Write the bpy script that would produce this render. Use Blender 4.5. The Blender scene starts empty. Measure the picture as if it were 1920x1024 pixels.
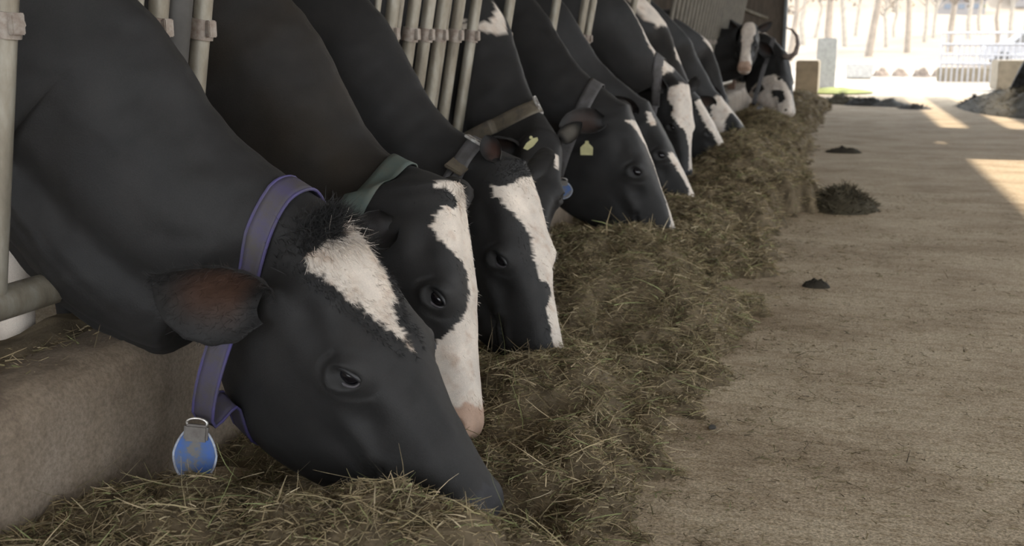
import bpy, bmesh, math, random
import numpy as np
from mathutils import Vector, Matrix
from mathutils.bvhtree import BVHTree

# ---------------------------------------------------------------- camera
scene = bpy.context.scene
R3 = Vector((0.95568092, 0.29440445, 0.0))
F3 = Vector((-0.28791565, 0.9346173, -0.20879437))
U3 = Vector((-0.06146999, 0.19954079, 0.97795957))
cam_data = bpy.data.cameras.new('camera')
cam = bpy.data.objects.new('camera', cam_data)
scene.collection.objects.link(cam)
mw = Matrix((R3, U3, -F3)).transposed().to_4x4()
mw.translation = Vector((0, 0, 0.9))
cam.matrix_world = mw
cam_data.sensor_width = 36.0
cam_data.lens = 37.5
cam_data.clip_start = 0.05
cam_data.clip_end = 500
cam_data.dof.use_dof = True
cam_data.dof.focus_distance = 2.15
cam_data.dof.aperture_fstop = 5.6
scene.camera = cam

# ---------------------------------------------------------------- light
world = bpy.data.worlds.new('world')
scene.world = world
world.use_nodes = True
wn = world.node_tree
wn.nodes['Background'].inputs['Color'].default_value = (0.90, 0.95, 1.0, 1)
wn.nodes['Background'].inputs['Strength'].default_value = 5.0

sun_data = bpy.data.lights.new('sun', 'SUN')
sun_data.energy = 9.0
sun_data.color = (1.0, 0.88, 0.72)
sun_data.angle = math.radians(0.9)
sun = bpy.data.objects.new('sun', sun_data)
scene.collection.objects.link(sun)
SUN = Vector((0.66, 0.05, 0.75)).normalized()
sun.rotation_euler = SUN.to_track_quat('Z', 'Y').to_euler()
sun.location = (8, 4, 12)

vs = scene.view_settings
vs.view_transform = 'Standard'
vs.look = 'None'
vs.exposure = 0.0
vs.gamma = 1.0
vs.use_curve_mapping = False

random.seed(7)
rng = np.random.default_rng(11)
C = scene.collection

# ---------------------------------------------------------------- helpers
def vnoise(P, scale, seed=0, octaves=1):
    """cheap smooth noise in [-1,1] from sums of sines"""
    r = np.random.default_rng(seed)
    out = np.zeros(len(P)); amp = 1.0; tot = 0
    for o in range(octaves):
        for k in range(6):
            d = r.normal(size=3); d /= np.linalg.norm(d)
            ph = r.uniform(0, 6.28); fr = r.uniform(.7, 1.4)
            out += amp * np.sin(P @ d * fr * 6.283 / scale + ph + 1.3*np.sin(P @ d[[1, 2, 0]] * 4.1 / scale + ph*2))
        tot += amp * 6 * .45
        amp *= .55; scale *= .5
    return np.clip(out / tot, -1.5, 1.5)

def mesh_obj(name, verts, faces, mat, parent=None, cols=None, smooth=True, colname='coat'):
    me = bpy.data.meshes.new(name)
    me.from_pydata([tuple(v) for v in verts], [], faces)
    if smooth:
        me.polygons.foreach_set('use_smooth', [True] * len(me.polygons))
    if cols is not None:
        at = me.color_attributes.new(colname, 'FLOAT_COLOR', 'POINT')
        c = np.ones((len(verts), 4)); c[:, :3] = cols
        at.data.foreach_set('color', c.ravel())
    me.materials.append(mat)
    me.update()
    o = bpy.data.objects.new(name, me)
    C.objects.link(o)
    if parent is not None:
        o.parent = parent
    return o

def quads_obj(name, verts, quads, mat, parent=None, cols=None, smooth=False, colname='coat'):
    """fast path, numpy arrays"""
    me = bpy.data.meshes.new(name)
    n = len(quads)
    me.vertices.add(len(verts)); me.vertices.foreach_set('co', verts.astype(np.float32).ravel())
    me.loops.add(n * 4); me.loops.foreach_set('vertex_index', quads.astype(np.int32).ravel())
    me.polygons.add(n)
    me.polygons.foreach_set('loop_start', np.arange(n, dtype=np.int32) * 4)
    me.polygons.foreach_set('loop_total', np.full(n, 4, dtype=np.int32))
    if smooth:
        me.polygons.foreach_set('use_smooth', np.ones(n, dtype=bool))
    me.update(calc_edges=True); me.validate()
    if cols is not None:
        at = me.color_attributes.new(colname, 'FLOAT_COLOR', 'POINT')
        c = np.ones((len(verts), 4), dtype=np.float32); c[:, :3] = cols
        at.data.foreach_set('color', c.ravel())
    me.materials.append(mat)
    o = bpy.data.objects.new(name, me); C.objects.link(o)
    if parent is not None: o.parent = parent
    return o

def tag(o, label=None, cat=None, group=None, kind=None):
    if label: o['label'] = label
    if cat: o['category'] = cat
    if group: o['group'] = group
    if kind: o['kind'] = kind
    return o

def empty(name, loc):
    o = bpy.data.objects.new(name, None); o.location = loc; C.objects.link(o)
    o.empty_display_size = .1
    return o

class MB:
    """collects shapes into one mesh"""
    def __init__(s): s.v = []; s.f = []
    def add(s, v, f):
        b = len(s.v); s.v += [tuple(x) for x in v]; s.f += [tuple(i + b for i in q) for q in f]; return s
    def box(s, c, d, rot=None, bev=0.0):
        bm = bmesh.new(); bmesh.ops.create_cube(bm, size=1)
        for v in bm.verts: v.co = Vector((v.co.x*d[0], v.co.y*d[1], v.co.z*d[2]))
        if bev > 0: bmesh.ops.bevel(bm, geom=bm.edges[:], offset=bev, segments=2, affect='EDGES')
        M = Matrix.Translation(Vector(c)) @ (rot.to_4x4() if rot is not None else Matrix.Identity(4))
        bm.verts.ensure_lookup_table()
        s.add([M @ v.co for v in bm.verts], [[v.index for v in f.verts] for f in bm.faces]); bm.free(); return s
    def tube(s, pts, r, n=12, cap=True):
        pts = [Vector(p) for p in pts]; m = len(pts)
        rr = r if hasattr(r, '__len__') else [r] * m
        vs_, fs = [], []; prev = None
        for i, p in enumerate(pts):
            t = (pts[min(i+1, m-1)] - pts[max(i-1, 0)]).normalized()
            if prev is None:
                a = t.orthogonal().normalized()
            else:
                a = (prev - t * prev.dot(t)).normalized()
            prev = a; b = t.cross(a)
            for k in range(n):
                an = 2*math.pi*k/n
                vs_.append(p + (a*math.cos(an) + b*math.sin(an)) * rr[i])
        for i in range(m-1):
            for k in range(n):
                fs.append((i*n+k, i*n+(k+1) % n, (i+1)*n+(k+1) % n, (i+1)*n+k))
        if cap:
            fs.append(tuple(range(n))[::-1]); fs.append(tuple((m-1)*n+k for k in range(n)))
        return s.add(vs_, fs)
    def build(s, name, mat, parent=None, smooth=True):
        o = mesh_obj(name, s.v, s.f, mat, parent, smooth=smooth)
        if smooth:
            try: o.data.set_sharp_from_angle(angle=math.radians(40))
            except Exception: pass
        return o

# ---------------------------------------------------------------- materials
def mat(name, build):
    m = bpy.data.materials.new(name); m.use_nodes = True
    nt = m.node_tree; b = nt.nodes['Principled BSDF']
    build(nt, b); return m
def lnk(nt, a, b): nt.links.new(a, b)
def nd(nt, t, **kw):
    n = nt.nodes.new(t)
    for k, v in kw.items():
        if k.startswith('i_'): n.inputs[k[2:].replace('_', ' ')].default_value = v
        else: setattr(n, k, v)
    return n
def ramp(nt, fac, stops):
    r = nt.nodes.new('ShaderNodeValToRGB')
    el = r.color_ramp.elements
    while len(el) > 1: el.remove(el[-1])
    el[0].position = stops[0][0]; el[0].color = (*stops[0][1], 1)
    for p, c in stops[1:]:
        e = el.new(p); e.color = (*c, 1)
    if fac is not None: lnk(nt, fac, r.inputs['Fac'])
    return r
def coords(nt, scale=(1, 1, 1), out='Object'):
    tc = nt.nodes.new('ShaderNodeTexCoord'); mp = nt.nodes.new('ShaderNodeMapping')
    mp.inputs['Scale'].default_value = scale
    lnk(nt, tc.outputs[out], mp.inputs['Vector']); return mp.outputs['Vector']
def noise(nt, vec, scale, detail=6, rough=.6):
    n = nt.nodes.new('ShaderNodeTexNoise'); n.inputs['Scale'].default_value = scale
    n.inputs['Detail'].default_value = detail; n.inputs['Roughness'].default_value = rough
    lnk(nt, vec, n.inputs['Vector']); return n.outputs['Fac']
def bump(nt, b, h, strength, dist):
    n = nt.nodes.new('ShaderNodeBump'); n.inputs['Strength'].default_value = strength
    n.inputs['Distance'].default_value = dist
    lnk(nt, h, n.inputs['Height']); lnk(nt, n.outputs['Normal'], b.inputs['Normal'])
def mixc(nt, fac, a, b, mode='MIX'):
    n = nt.nodes.new('ShaderNodeMix'); n.data_type = 'RGBA'; n.blend_type = mode
    for s_, v in ((0, fac), (6, a), (7, b)):
        if hasattr(v, 'links') or hasattr(v, 'is_linked'): lnk(nt, v, n.inputs[s_])
        elif s_ == 0: n.inputs[0].default_value = v
        else: n.inputs[s_].default_value = (*v, 1)
    return n.outputs[2]

def simple(name, col, rough=.6, metal=0, var=.25, scale=12, col2=None, bstr=.2, bdist=.002, spec=.5, stretch=(1, 1, 1)):
    def f(nt, b):
        v = coords(nt, stretch); n = noise(nt, v, scale)
        c2 = col2 if col2 else tuple(x*(1-var) for x in col)
        r = ramp(nt, n, [(.35, c2), (.62, col)])
        lnk(nt, r.outputs['Color'], b.inputs['Base Color'])
        b.inputs['Roughness'].default_value = rough; b.inputs['Metallic'].default_value = metal
        b.inputs['Specular IOR Level'].default_value = spec
        if bstr: bump(nt, b, noise(nt, v, scale*6), bstr, bdist)
    return mat(name, f)

def _coat(nt, b):
    at = nt.nodes.new('ShaderNodeAttribute'); at.attribute_name = 'coat'
    v = coords(nt)
    n1 = noise(nt, v, 9, 5, .6)
    r = ramp(nt, n1, [(.3, (.82, .82, .82)), (.7, (1.15, 1.13, 1.1))])
    c = mixc(nt, 1.0, at.outputs['Color'], r.outputs['Color'], 'MULTIPLY')
    n3 = noise(nt, coords(nt, (1, 1, 1)), 420, 3, .7)
    r3 = ramp(nt, n3, [(.3, (.8, .8, .8)), (.7, (1.18, 1.18, 1.18))])
    c = mixc(nt, .6, c, mixc(nt, 1.0, c, r3.outputs['Color'], 'MULTIPLY'))
    lnk(nt, c, b.inputs['Base Color'])
    b.inputs['Roughness'].default_value = .52
    b.inputs['Specular IOR Level'].default_value = .16
    b.inputs['Sheen Weight'].default_value = .015
    b.inputs['Sheen Roughness'].default_value = .5
    n2 = noise(nt, coords(nt, (1, 3, 1)), 260, 4, .7)
    bump(nt, b, n2, .35, .0022)
M_coat = mat('cow_coat', _coat)
def _glossy(col, rough=.08, coat=.6):
    def f(nt, b):
        v = coords(nt); n = noise(nt, v, 60)
        r = ramp(nt, n, [(.3, tuple(x*.7 for x in col)), (.7, col)])
        lnk(nt, r.outputs['Color'], b.inputs['Base Color'])
        b.inputs['Roughness'].default_value = rough; b.inputs['Coat Weight'].default_value = coat
    return f
M_eye = mat('eye', _glossy((.008, .007, .009), .12, 0))
M_lid = mat('eyelid', _glossy((.020, .019, .020), .5, 0))
M_eyewhite = mat('eye_rim', _glossy((.085, .078, .085), .35, .1))
M_hair = simple('hair', (.03, .028, .026), .6, bstr=0)
def _hairc(nt, b):
    at = nt.nodes.new('ShaderNodeAttribute'); at.attribute_name = 'coat'
    n = noise(nt, coords(nt), 40)
    r = ramp(nt, n, [(.3, (.85, .85, .85)), (.7, (1.1, 1.1, 1.1))])
    lnk(nt, mixc(nt, 1.0, at.outputs['Color'], r.outputs['Color'], 'MULTIPLY'), b.inputs['Base Color'])
    b.inputs['Roughness'].default_value = .75
    b.inputs['Specular IOR Level'].default_value = .25
M_strand = mat('strands', _hairc)

def strap_mat(name, c1, c2, c3):
    return mat(name, lambda nt, b: _strap(nt, b, c1, c2, c3))
def _strap(nt, b, c1, c2, c3):
    v = coords(nt); n = noise(nt, v, 22, 6, .7)
    r = ramp(nt, n, [(.36, c2), (.5, c1), (.68, c3)])
    lnk(nt, r.outputs['Color'], b.inputs['Base Color'])
    b.inputs['Roughness'].default_value = .7
    bump(nt, b, noise(nt, v, 260, 3, .6), .4, .001)
M_purple = strap_mat('purple_webbing', (.060, .052, .075), (.062, .054, .054), (.055, .046, .10))
M_purple_edge = strap_mat('purple_edge', (.06, .05, .13), (.06, .055, .09), (.055, .045, .16))
M_green = strap_mat('green_webbing', (.085, .105, .090), (.095, .10, .082), (.07, .095, .088))
M_brown = strap_mat('brown_webbing', (.105, .085, .06), (.07, .058, .045), (.12, .10, .07))
M_grey = strap_mat('grey_webbing', (.075, .07, .07), (.055, .052, .05), (.09, .085, .09))
M_metal = simple('buckle_metal', (.5, .48, .45), .35, .8, col2=(.22, .19, .16), scale=60)
M_bracket = simple('dirty_bracket', (.17, .155, .14), .7, .1, col2=(.11, .095, .085), scale=40)
def _blue(nt, b):
    v = coords(nt); n = noise(nt, v, 26, 8, .65)
    r = ramp(nt, n, [(.42, (.13, .12, .11)), (.48, (.055, .10, .22)), (.62, (.030, .095, .33))])
    lnk(nt, r.outputs['Color'], b.inputs['Base Color']); b.inputs['Roughness'].default_value = .5
    bump(nt, b, n, .4, .0015)
M_blue = mat('blue_tag', _blue)
M_bluerim = simple('tag_rim', (.42, .46, .55), .5, scale=60, col2=(.25, .25, .28))
M_yellow = simple('yellow_tag', (.46, .43, .22), .6, scale=40, var=.2)
M_horn = simple('horn', (.28, .23, .20), .5, scale=18, col2=(.12, .09, .08))

def _floor(nt, b):
    v = coords(nt)
    big = noise(nt, coords(nt, (1, 1.5, 1)), 1.6, 9, .68)
    st = noise(nt, coords(nt, (1.0, 4.5, 1)), 5.5, 8, .7)
    fine = noise(nt, v, 160, 4, .75)
    base = ramp(nt, big, [(.34, (.27, .205, .135)), (.47, (.40, .32, .225)), (.62, (.47, .39, .28)), (.75, (.54, .46, .35))])
    dark = ramp(nt, st, [(.30, (.76, .72, .66)), (.50, (1, 1, 1)), (.7, (1.05, 1.05, 1.05))])
    fr = ramp(nt, fine, [(.36, (.50, .49, .47)), (.50, (1, 1, 1)), (.64, (1.6, 1.6, 1.6))])
    md = ramp(nt, noise(nt, coords(nt, (1, 1.8, 1)), 38, 6, .75), [(.36, (.62, .58, .50)), (.50, (1, 1, 1)), (.66, (1.12, 1.12, 1.14))])
    c = mixc(nt, 1.0, base.outputs['Color'], dark.outputs['Color'], 'MULTIPLY')
    c = mixc(nt, 1.0, c, fr.outputs['Color'], 'MULTIPLY')
    c = mixc(nt, 1.0, c, md.outputs['Color'], 'MULTIPLY')
    lnk(nt, c, b.inputs['Base Color'])
    b.inputs['Roughness'].default_value = .85
    b.inputs['Specular IOR Level'].default_value = .25
    bump(nt, b, noise(nt, v, 140, 6, .75), .5, .006)
M_floor = mat('alley_floor', _floor)
def _curb(nt, b):
    v = coords(nt); vs_ = coords(nt, (1, 1, .35))
    n = noise(nt, vs_, 5, 8, .65); n2 = noise(nt, v, 120, 5, .7)
    base = ramp(nt, n, [(.32, (.125, .093, .066)), (.5, (.205, .160, .115)), (.7, (.265, .215, .165))])
    fr = ramp(nt, n2, [(.34, (.72, .70, .68)), (.62, (1.15, 1.15, 1.15))])
    lnk(nt, mixc(nt, 1.0, base.outputs['Color'], fr.outputs['Color'], 'MULTIPLY'), b.inputs['Base Color'])
    b.inputs['Roughness'].default_value = .8
    bump(nt, b, noise(nt, v, 60, 7, .7), .45, .006)
M_curb = mat('curb_concrete', _curb)
M_block = simple('block_concrete', (.22, .185, .135), .9, scale=6)
M_outground = simple('outside_ground', (.30, .265, .22), .95, scale=.6, var=.12, bstr=.1)
M_grass = simple('verge_grass', (.2, .21, .1), .95, scale=3, col2=(.16, .15, .09))
def _steel(nt, b):
    v = coords(nt, (1, 1, .3)); n = noise(nt, v, 14, 7, .65)
    r = ramp(nt, n, [(.3, (.15, .125, .095)), (.5, (.26, .23, .18)), (.68, (.38, .355, .30))])
    lnk(nt, r.outputs['Color'], b.inputs['Base Color'])
    b.inputs['Roughness'].default_value = .5; b.inputs['Metallic'].default_value = .35
    bump(nt, b, noise(nt, coords(nt), 120, 4, .7), .25, .001)
M_steel = mat('galvanised_steel', _steel)
M_clamp = simple('clamp_steel', (.33, .29, .25), .55, .3, col2=(.2, .15, .12), scale=50)
M_rust = simple('rusty_steel', (.15, .085, .055), .8, .1, col2=(.09, .06, .045), scale=12)
M_darksteel = simple('dark_steel', (.09, .085, .08), .6, .3, scale=12)
M_wall = simple('barn_board', (.115, .092, .072), .9, scale=4, stretch=(6, 6, 1), col2=(.08, .064, .05))
M_roof = simple('roof_sheet', (.26, .24, .21), .8, scale=2, bstr=0)
M_post = simple('post_paint', (.16, .18, .19), .7, scale=8)
def _hay(nt, b):
    at = nt.nodes.new('ShaderNodeAttribute'); at.attribute_name = 'coat'
    n = noise(nt, coords(nt), 14, 5, .7)
    r = ramp(nt, n, [(.3, (.7, .7, .7)), (.7, (1.2, 1.2, 1.2))])
    lnk(nt, mixc(nt, 1.0, at.outputs['Color'], r.outputs['Color'], 'MULTIPLY'), b.inputs['Base Color'])
    b.inputs['Roughness'].default_value = .8; b.inputs['Specular IOR Level'].default_value = .2
    bump(nt, b, noise(nt, coords(nt), 120, 6, .8), .6, .006)
M_hay = mat('hay', _hay)

# ---------------------------------------------------------------- setting
def grid(x0, x1, y0, y1, nx, ny, fn):
    xs = np.linspace(x0, x1, nx); ys = np.linspace(y0, y1, ny)
    X, Y = np.meshgrid(xs, ys); Z = fn(X, Y)
    V = np.stack([X.ravel(), Y.ravel(), Z.ravel()], 1)
    i = np.arange(nx-1)[None, :] + np.arange(ny-1)[:, None]*nx
    i = i.ravel(); Q = np.stack([i, i+1, i+nx+1, i+nx], 1)
    return V, Q

fl = MB().box((0, 5, -.1), (30, 31.6, .2)).build('floor', M_floor, smooth=False); tag(fl, kind='structure')
og = MB().box((0, 90.9, -.13), (240, 140, .2)).build('ground', M_outground, smooth=False)
tag(og, 'sunlit pale yard beyond the open barn end', kind='structure')

# unseen roof, its slots and gaps shaped to drop sun patches on the alley
ZR = 4.2
shx = SUN.x / SUN.z * ZR; shy = SUN.y / SUN.z * ZR
def roof_piece(x0, x1, y0, y1):
    return ((x0+x1)/2+shx, (y0+y1)/2+shy, ZR+.05), (x1-x0, y1-y0, .1)
rf = MB()
X0 = 1.0
for a in [(-12, .88, -9, 20.6), (.88, X0, -9, 10.72), (.88, X0, 11.0, 20.6), (2.6, 10, -9, 20.6), (X0, 2.6, 9.35, 12.9), (1.42, 1.76, 12.9, 20.6), (2.1, 2.6, 12.9, 20.6), (X0, 1.06, 12.9, 18)]:
    rf.box(*roof_piece(*a))
rfo = rf.build('ceiling', M_roof, smooth=False); tag(rfo, kind='structure')
# walls
wl = MB().box((-9.2, 5.5, 2.1), (.2, 30, 4.2)).build('wall_left', M_wall, smooth=False); tag(wl, kind='structure')
we = MB().box((-5.15, 20.3, 2.1), (8.1, .12, 4.2)).build('wall_back', M_wall, smooth=False); tag(we, kind='structure')
tp = MB().box((-1.10, 20.25, 2.1), (.05, .2, 4.2)).build('trim_1', M_post, smooth=False); tag(tp, kind='structure')
wr = MB().box((13.4, 5.5, .6), (.2, 30, 1.2)).build('unseen_wall_right', M_wall, smooth=False); tag(wr, kind='structure')  # low wall out of view, added only for the lighting

# curb the cows reach over: rounded concrete profile swept along the alley
def build_curb(name, xf, side, y0, y1, label):
    prof = [(0, 0), (0, .23), (.0, .285), (-.012, .315), (-.04, .334), (-.09, .337), (-.16, .33), (-.2, .32), (-.22, .29), (-.225, .0)]
    pf = []
    for i in range(len(prof)-1):
        for k in range(4):
            t = k/4; pf.append((prof[i][0]*(1-t)+prof[i+1][0]*t, prof[i][1]*(1-t)+prof[i+1][1]*t))
    pf.append(prof[-1])
    pf = np.array(pf); ny = int((y1-y0)/.03); ys = np.linspace(y0, y1, ny)
    V = np.zeros((ny, len(pf), 3))
    V[:, :, 0] = xf + side*pf[None, :, 0]; V[:, :, 1] = ys[:, None]; V[:, :, 2] = pf[None, :, 1]
    V = V.reshape(-1, 3)
    nn = vnoise(V, .5, 3, 3)*.007 + vnoise(V, .09, 4, 2)*.0025
    V[:, 0] += nn*side*.9; V[:, 2] += np.where(V[:, 2] > .05, nn, 0)
    n = len(pf); i = (np.arange(ny-1)[:, None]*n + np.arange(n-1)[None, :]).ravel()
    Q = np.stack([i, i+1, i+n+1, i+n], 1)
    if side > 0: Q = Q[:, ::-1]
    o = quads_obj(name, V, Q, M_curb, smooth=True)
    tag(o, label, 'curb'); return o
build_curb('feed_curb', -1.275, 1, .2, 19.9, 'low rounded concrete feed curb under the necks of the left cow row')
build_curb('feed_curb', 3.35, -1, 8.0, 19.9, 'concrete feed curb on the far right side of the alley')

# ---------------------------------------------------------------- cow builder
def pchip(x, y, xq):
    x = np.asarray(x, float); y = np.asarray(y, float)
    h = np.diff(x); d = np.diff(y, axis=0)/h[:, None]
    m = np.zeros_like(y)
    for c in range(y.shape[1]):
        for i in range(1, len(x)-1):
            if d[i-1, c]*d[i, c] > 0:
                w1 = 2*h[i]+h[i-1]; w2 = h[i]+2*h[i-1]
                m[i, c] = (w1+w2)/(w1/d[i-1, c]+w2/d[i, c])
        m[0, c] = d[0, c]; m[-1, c] = d[-1, c]
    k = np.clip(np.searchsorted(x, xq, side='right')-1, 0, len(x)-2)
    t = ((xq-x[k])/h[k])[:, None]; hh = h[k][:, None]
    return (y[k]*(2*t**3-3*t**2+1) + m[k]*hh*(t**3-2*t**2+t) + y[k+1]*(-2*t**3+3*t**2) + m[k+1]*hh*(t**3-t**2))

# pos, top offset, depth, half widths at q = .04 .22 .5 .78 .96   (metres for a .60 m head)
SEC = np.array([
 [-6.0, -.10, .22, .04, .08, .10, .08, .04],
 [-5.6, -.03, .45, .08, .17, .21, .18, .08],
 [-5.0, .00, .62, .12, .25, .28, .24, .11],
 [-4.0, .00, .80, .11, .27, .34, .31, .15],
 [-3.0, .00, .84, .10, .26, .335, .30, .15],
 [-2.3, .00, .80, .065, .18, .26, .26, .14],
 [-1.6, .00, .70, .045, .12, .175, .18, .09],
 [-1.0, .00, .55, .038, .090, .125, .118, .055],
 [-.60, .00, .49, .038, .085, .112, .104, .054],
 [-.30, -.002, .440, .042, .084, .106, .100, .052],
 [-.12, -.004, .390, .048, .086, .102, .096, .052],
 [0.00, .000, .372, .055, .088, .098, .092, .052],
 [0.06, .004, .388, .064, .097, .101, .093, .053],
 [0.18, .006, .430, .075, .108, .105, .094, .054],
 [0.30, .004, .450, .080, .112, .105, .093, .052],
 [0.42, .000, .434, .079, .112, .101, .086, .047],
 [0.52, -.004, .398, .067, .095, .094, .076, .042],
 [0.64, -.010, .332, .053, .076, .080, .065, .038],
 [0.76, -.014, .260, .045, .064, .068, .056, .034],
 [0.86, -.018, .198, .043, .064, .067, .054, .034],
 [0.93, -.021, .178, .045, .069, .071, .056, .036],
 [0.97, -.030, .158, .042, .065, .068, .053, .033],
 [0.992, -.045, .126, .034, .050, .055, .043, .027],
 [1.000, -.066, .080, .018, .026, .028, .022, .014]])
QL = np.array([0, .04, .22, .5, .78, .96, 1.0])

def section(row, a):
    """row = depth,w1..w5 ; a in [-1,1] -> x, z(<=0)"""
    depth = row[0]; w = np.array([0, *row[1:], 0]); z = -QL*depth
    # mirrored control points for Catmull-Rom
    cx = np.concatenate([[-w[1]], w, [-w[5]]]); cz = np.concatenate([[z[1]], z, [z[5]]])
    s = np.abs(a)*6; k = np.clip(s.astype(int), 0, 5); t = s-k
    def cr(c):
        p0, p1, p2, p3 = c[k], c[k+1], c[k+2], c[k+3]
        return .5*((2*p1)+(-p0+p2)*t+(2*p0-5*p1+4*p2-p3)*t*t+(-p0+3*p1-3*p2+p3)*t**3)
    return np.sign(a)*np.maximum(cr(cx), 0), cr(cz)

def gauss(x, c, s): return np.exp(-((x-c)/s)**2)
def smooth(x): x = np.clip(x, 0, 1); return x*x*(3-2*x)

def poly_sd(px, py, poly):
    """signed distance, + inside"""
    poly = np.array(poly); n = len(poly)
    d = np.full(px.shape, 1e9); ins = np.zeros(px.shape, bool)
    for i in range(n):
        x0, y0 = poly[i]; x1, y1 = poly[(i+1) % n]
        dx, dy = x1-x0, y1-y0
        t = np.clip(((px-x0)*dx+(py-y0)*dy)/(dx*dx+dy*dy+1e-12), 0, 1)
        d = np.minimum(d, np.hypot(px-(x0+t*dx), py-(y0+t*dy)))
        c = ((y0 > py) != (y1 > py)) & (px < (x1-x0)*(py-y0)/(y1-y0+1e-12)+x0)
        ins ^= c
    return np.where(ins, d, -d)

BLACK = np.array([.0235, .0228, .0228]); WHITE = np.array([.62, .555, .49]); PINK = np.array([.42, .29, .22])

def nrm(v): v = np.asarray(v, float); return v/np.linalg.norm(v)

def cow_frame(spec):
    P = np.array(spec['poll'], float); N = np.array(spec['nose'], float)
    L = np.linalg.norm(N-P); s = (N-P)/L
    ref = np.array(spec.get('ref', (1, 0, .6)), float)
    u = nrm(ref-ref.dot(s)*s); lat = np.cross(s, u)
    r = math.radians(spec.get('roll', 0))
    u = u*math.cos(r)+lat*math.sin(r); lat = np.cross(s, u)
    return P, N, L, s, u, lat

def body_loft(spec):
    P, N, L, s, u, lat = cow_frame(spec)
    sc = L/.60; bsc = spec.get('bsc', 1.0)
    res = spec.get('res', 1.0)
    M_ = np.array(spec['mid'], float); G = np.array(spec['gate'], float)
    sx = spec.get('dir', -1)
    W = np.array(spec.get('withers', G+np.array([sx*.45, .03, .37])), float)
    W[1] = spec.get('wy', W[1])
    B = W+np.array([sx*.55, 0, .0]); Rp = B+np.array([sx*.65, 0, .02]); T = Rp+np.array([sx*.42, 0, -.06]); E = T+np.array([sx*.22, 0, -.14])
    ctrl = [P+s*.12*L, P, M_, G, W, B, Rp, T, E]
    pos = [None, 0, -.5, -1, -2, -3, -4, -5, -5.8]
    pts, ps = [], []
    for i in range(1, len(ctrl)-1):
        p0, p1, p2 = ctrl[i-1], ctrl[i], ctrl[i+1]
        p3 = ctrl[i+2] if i+2 < len(ctrl) else ctrl[i+1]*2-ctrl[i]
        n = max(4, int(np.linalg.norm(p2-p1)/(.012/res if i < 3 else (.016/res if i < 4 else .04/min(res, 1)))))
        # scaled tangents
        d1 = np.linalg.norm(p2-p1)
        m1 = (p2-p0)/(d1+np.linalg.norm(p1-p0))*d1
        m2 = (p3-p1)/(d1+np.linalg.norm(p3-p2)+1e-9)*d1
        for k in range(n):
            t = k/n
            pts.append(p1*(2*t**3-3*t**2+1)+m1*(t**3-2*t**2+t)+p2*(-2*t**3+3*t**2)+m2*(t**3-t**2))
            ps.append(pos[i]*(1-t)+pos[i+1]*t)
    pts = np.array(pts[1:]); ps = np.array(ps[1:])      # skip the poll itself, head owns it
    fw = -np.gradient(pts, axis=0); fw /= np.linalg.norm(fw, axis=1)[:, None]
    blat = np.array([0, sx*1.0, 0.]) if sx < 0 else np.array([0, 1., 0])
    w = smooth(-ps/.55)[:, None]
    lt = lat[None]*(1-w)+blat[None]*w
    wf = smooth(-ps/.30)[:, None]
    fw2 = s[None]*(1-wf)+fw*wf; fw2 /= np.linalg.norm(fw2, axis=1)[:, None]
    lt = lt-(lt*fw2).sum(1)[:, None]*fw2; lt /= np.linalg.norm(lt, axis=1)[:, None]
    up = np.cross(lt, fw2)
    # body rings stay upright
    wv = smooth((-ps-.9)/1.6)[:, None]
    up = up*(1-wv)+np.array([0, 0, 1.])*wv; up /= np.linalg.norm(up, axis=1)[:, None]
    nh = int(200*res)+8
    ht = np.linspace(0, 1, nh); ht = np.where(ht > .9, .9+.1*(1-(1-np.clip((ht-.9)/.1, 0, 1))**1.7), ht)
    hp = P[None]+ht[:, None]*L*s[None]
    allp = np.concatenate([hp[::-1], pts]); allt = np.concatenate([ht[::-1], ps])
    allu = np.concatenate([np.repeat(u[None], nh, 0), up]); alll = np.concatenate([np.repeat(lat[None], nh, 0), lt])
    rows = pchip(SEC[:, 0], SEC[:, 1:], allt)
    scale = np.where(allt >= 0, sc, sc*(1-smooth(-allt/1))+bsc*smooth(-allt/1))
    rows = rows*scale[:, None]
    dm = 1+(spec.get('neckdepth', 1.0)-1)*np.exp(-((allt+.55)/.5)**2)
    rows[:, 1] *= dm
    na = int(150*math.sqrt(res)) if res >= 1 else int(110*res)+24
    # denser on the near side
    a = np.linspace(-1, 1, na+1)[:-1]
    V = np.zeros((len(allt), na, 3)); X = np.zeros((len(allt), na)); Z = np.zeros_like(X)
    for i in range(len(allt)):
        x, z = section(rows[i, 1:], a)
        X[i] = x; Z[i] = z+rows[i, 0]
    X /= scale[:, None]; Z /= scale[:, None]; sX = np.sign(X); aX = np.abs(X)
    T_ = allt[:, None]*np.ones((1, na)); A = np.abs(a)[None]*np.ones((len(allt), 1))
    # ---- head forms (metres for a .60 m head)
    H = (T_ >= 0)
    def g3(t, z, st, sz, side=True): return gauss(T_, t, st)*gauss(Z, z, sz)*(aX > .02)
    dx = np.zeros_like(X); dz = np.zeros_like(X)
    dx += .016*g3(.42, -.026, .055, .024)            # brow / orbit
    dx += .010*g3(.46, -.083, .050, .020)            # under-eye rim
    dx -= .013*g3(.25, -.065, .08, .032)              # temple hollow
    dx -= .011*g3(.575, -.085, .055, .030)            # hollow in front of the eye
    dx += .008*g3(.62, -.120, .10, .018)             # facial crest
    dx -= .008*g3(.66, -.170, .12, .020)
    dx += .011*g3(.30, -.215, .13, .065)              # masseter
    dx -= .010*g3(.10, -.20, .035, .10)              # behind the jaw
    dx += .010*g3(.03, -.29, .06, .05)
    # eyeball bulge and socket
    ez = -.052; et = .450
    ep, eq = (T_-et)*.60, Z-ez; ce, se = math.cos(.62), math.sin(.62)
    rr = np.hypot((ep*ce+eq*se)/1.35, -ep*se+eq*ce)
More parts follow.
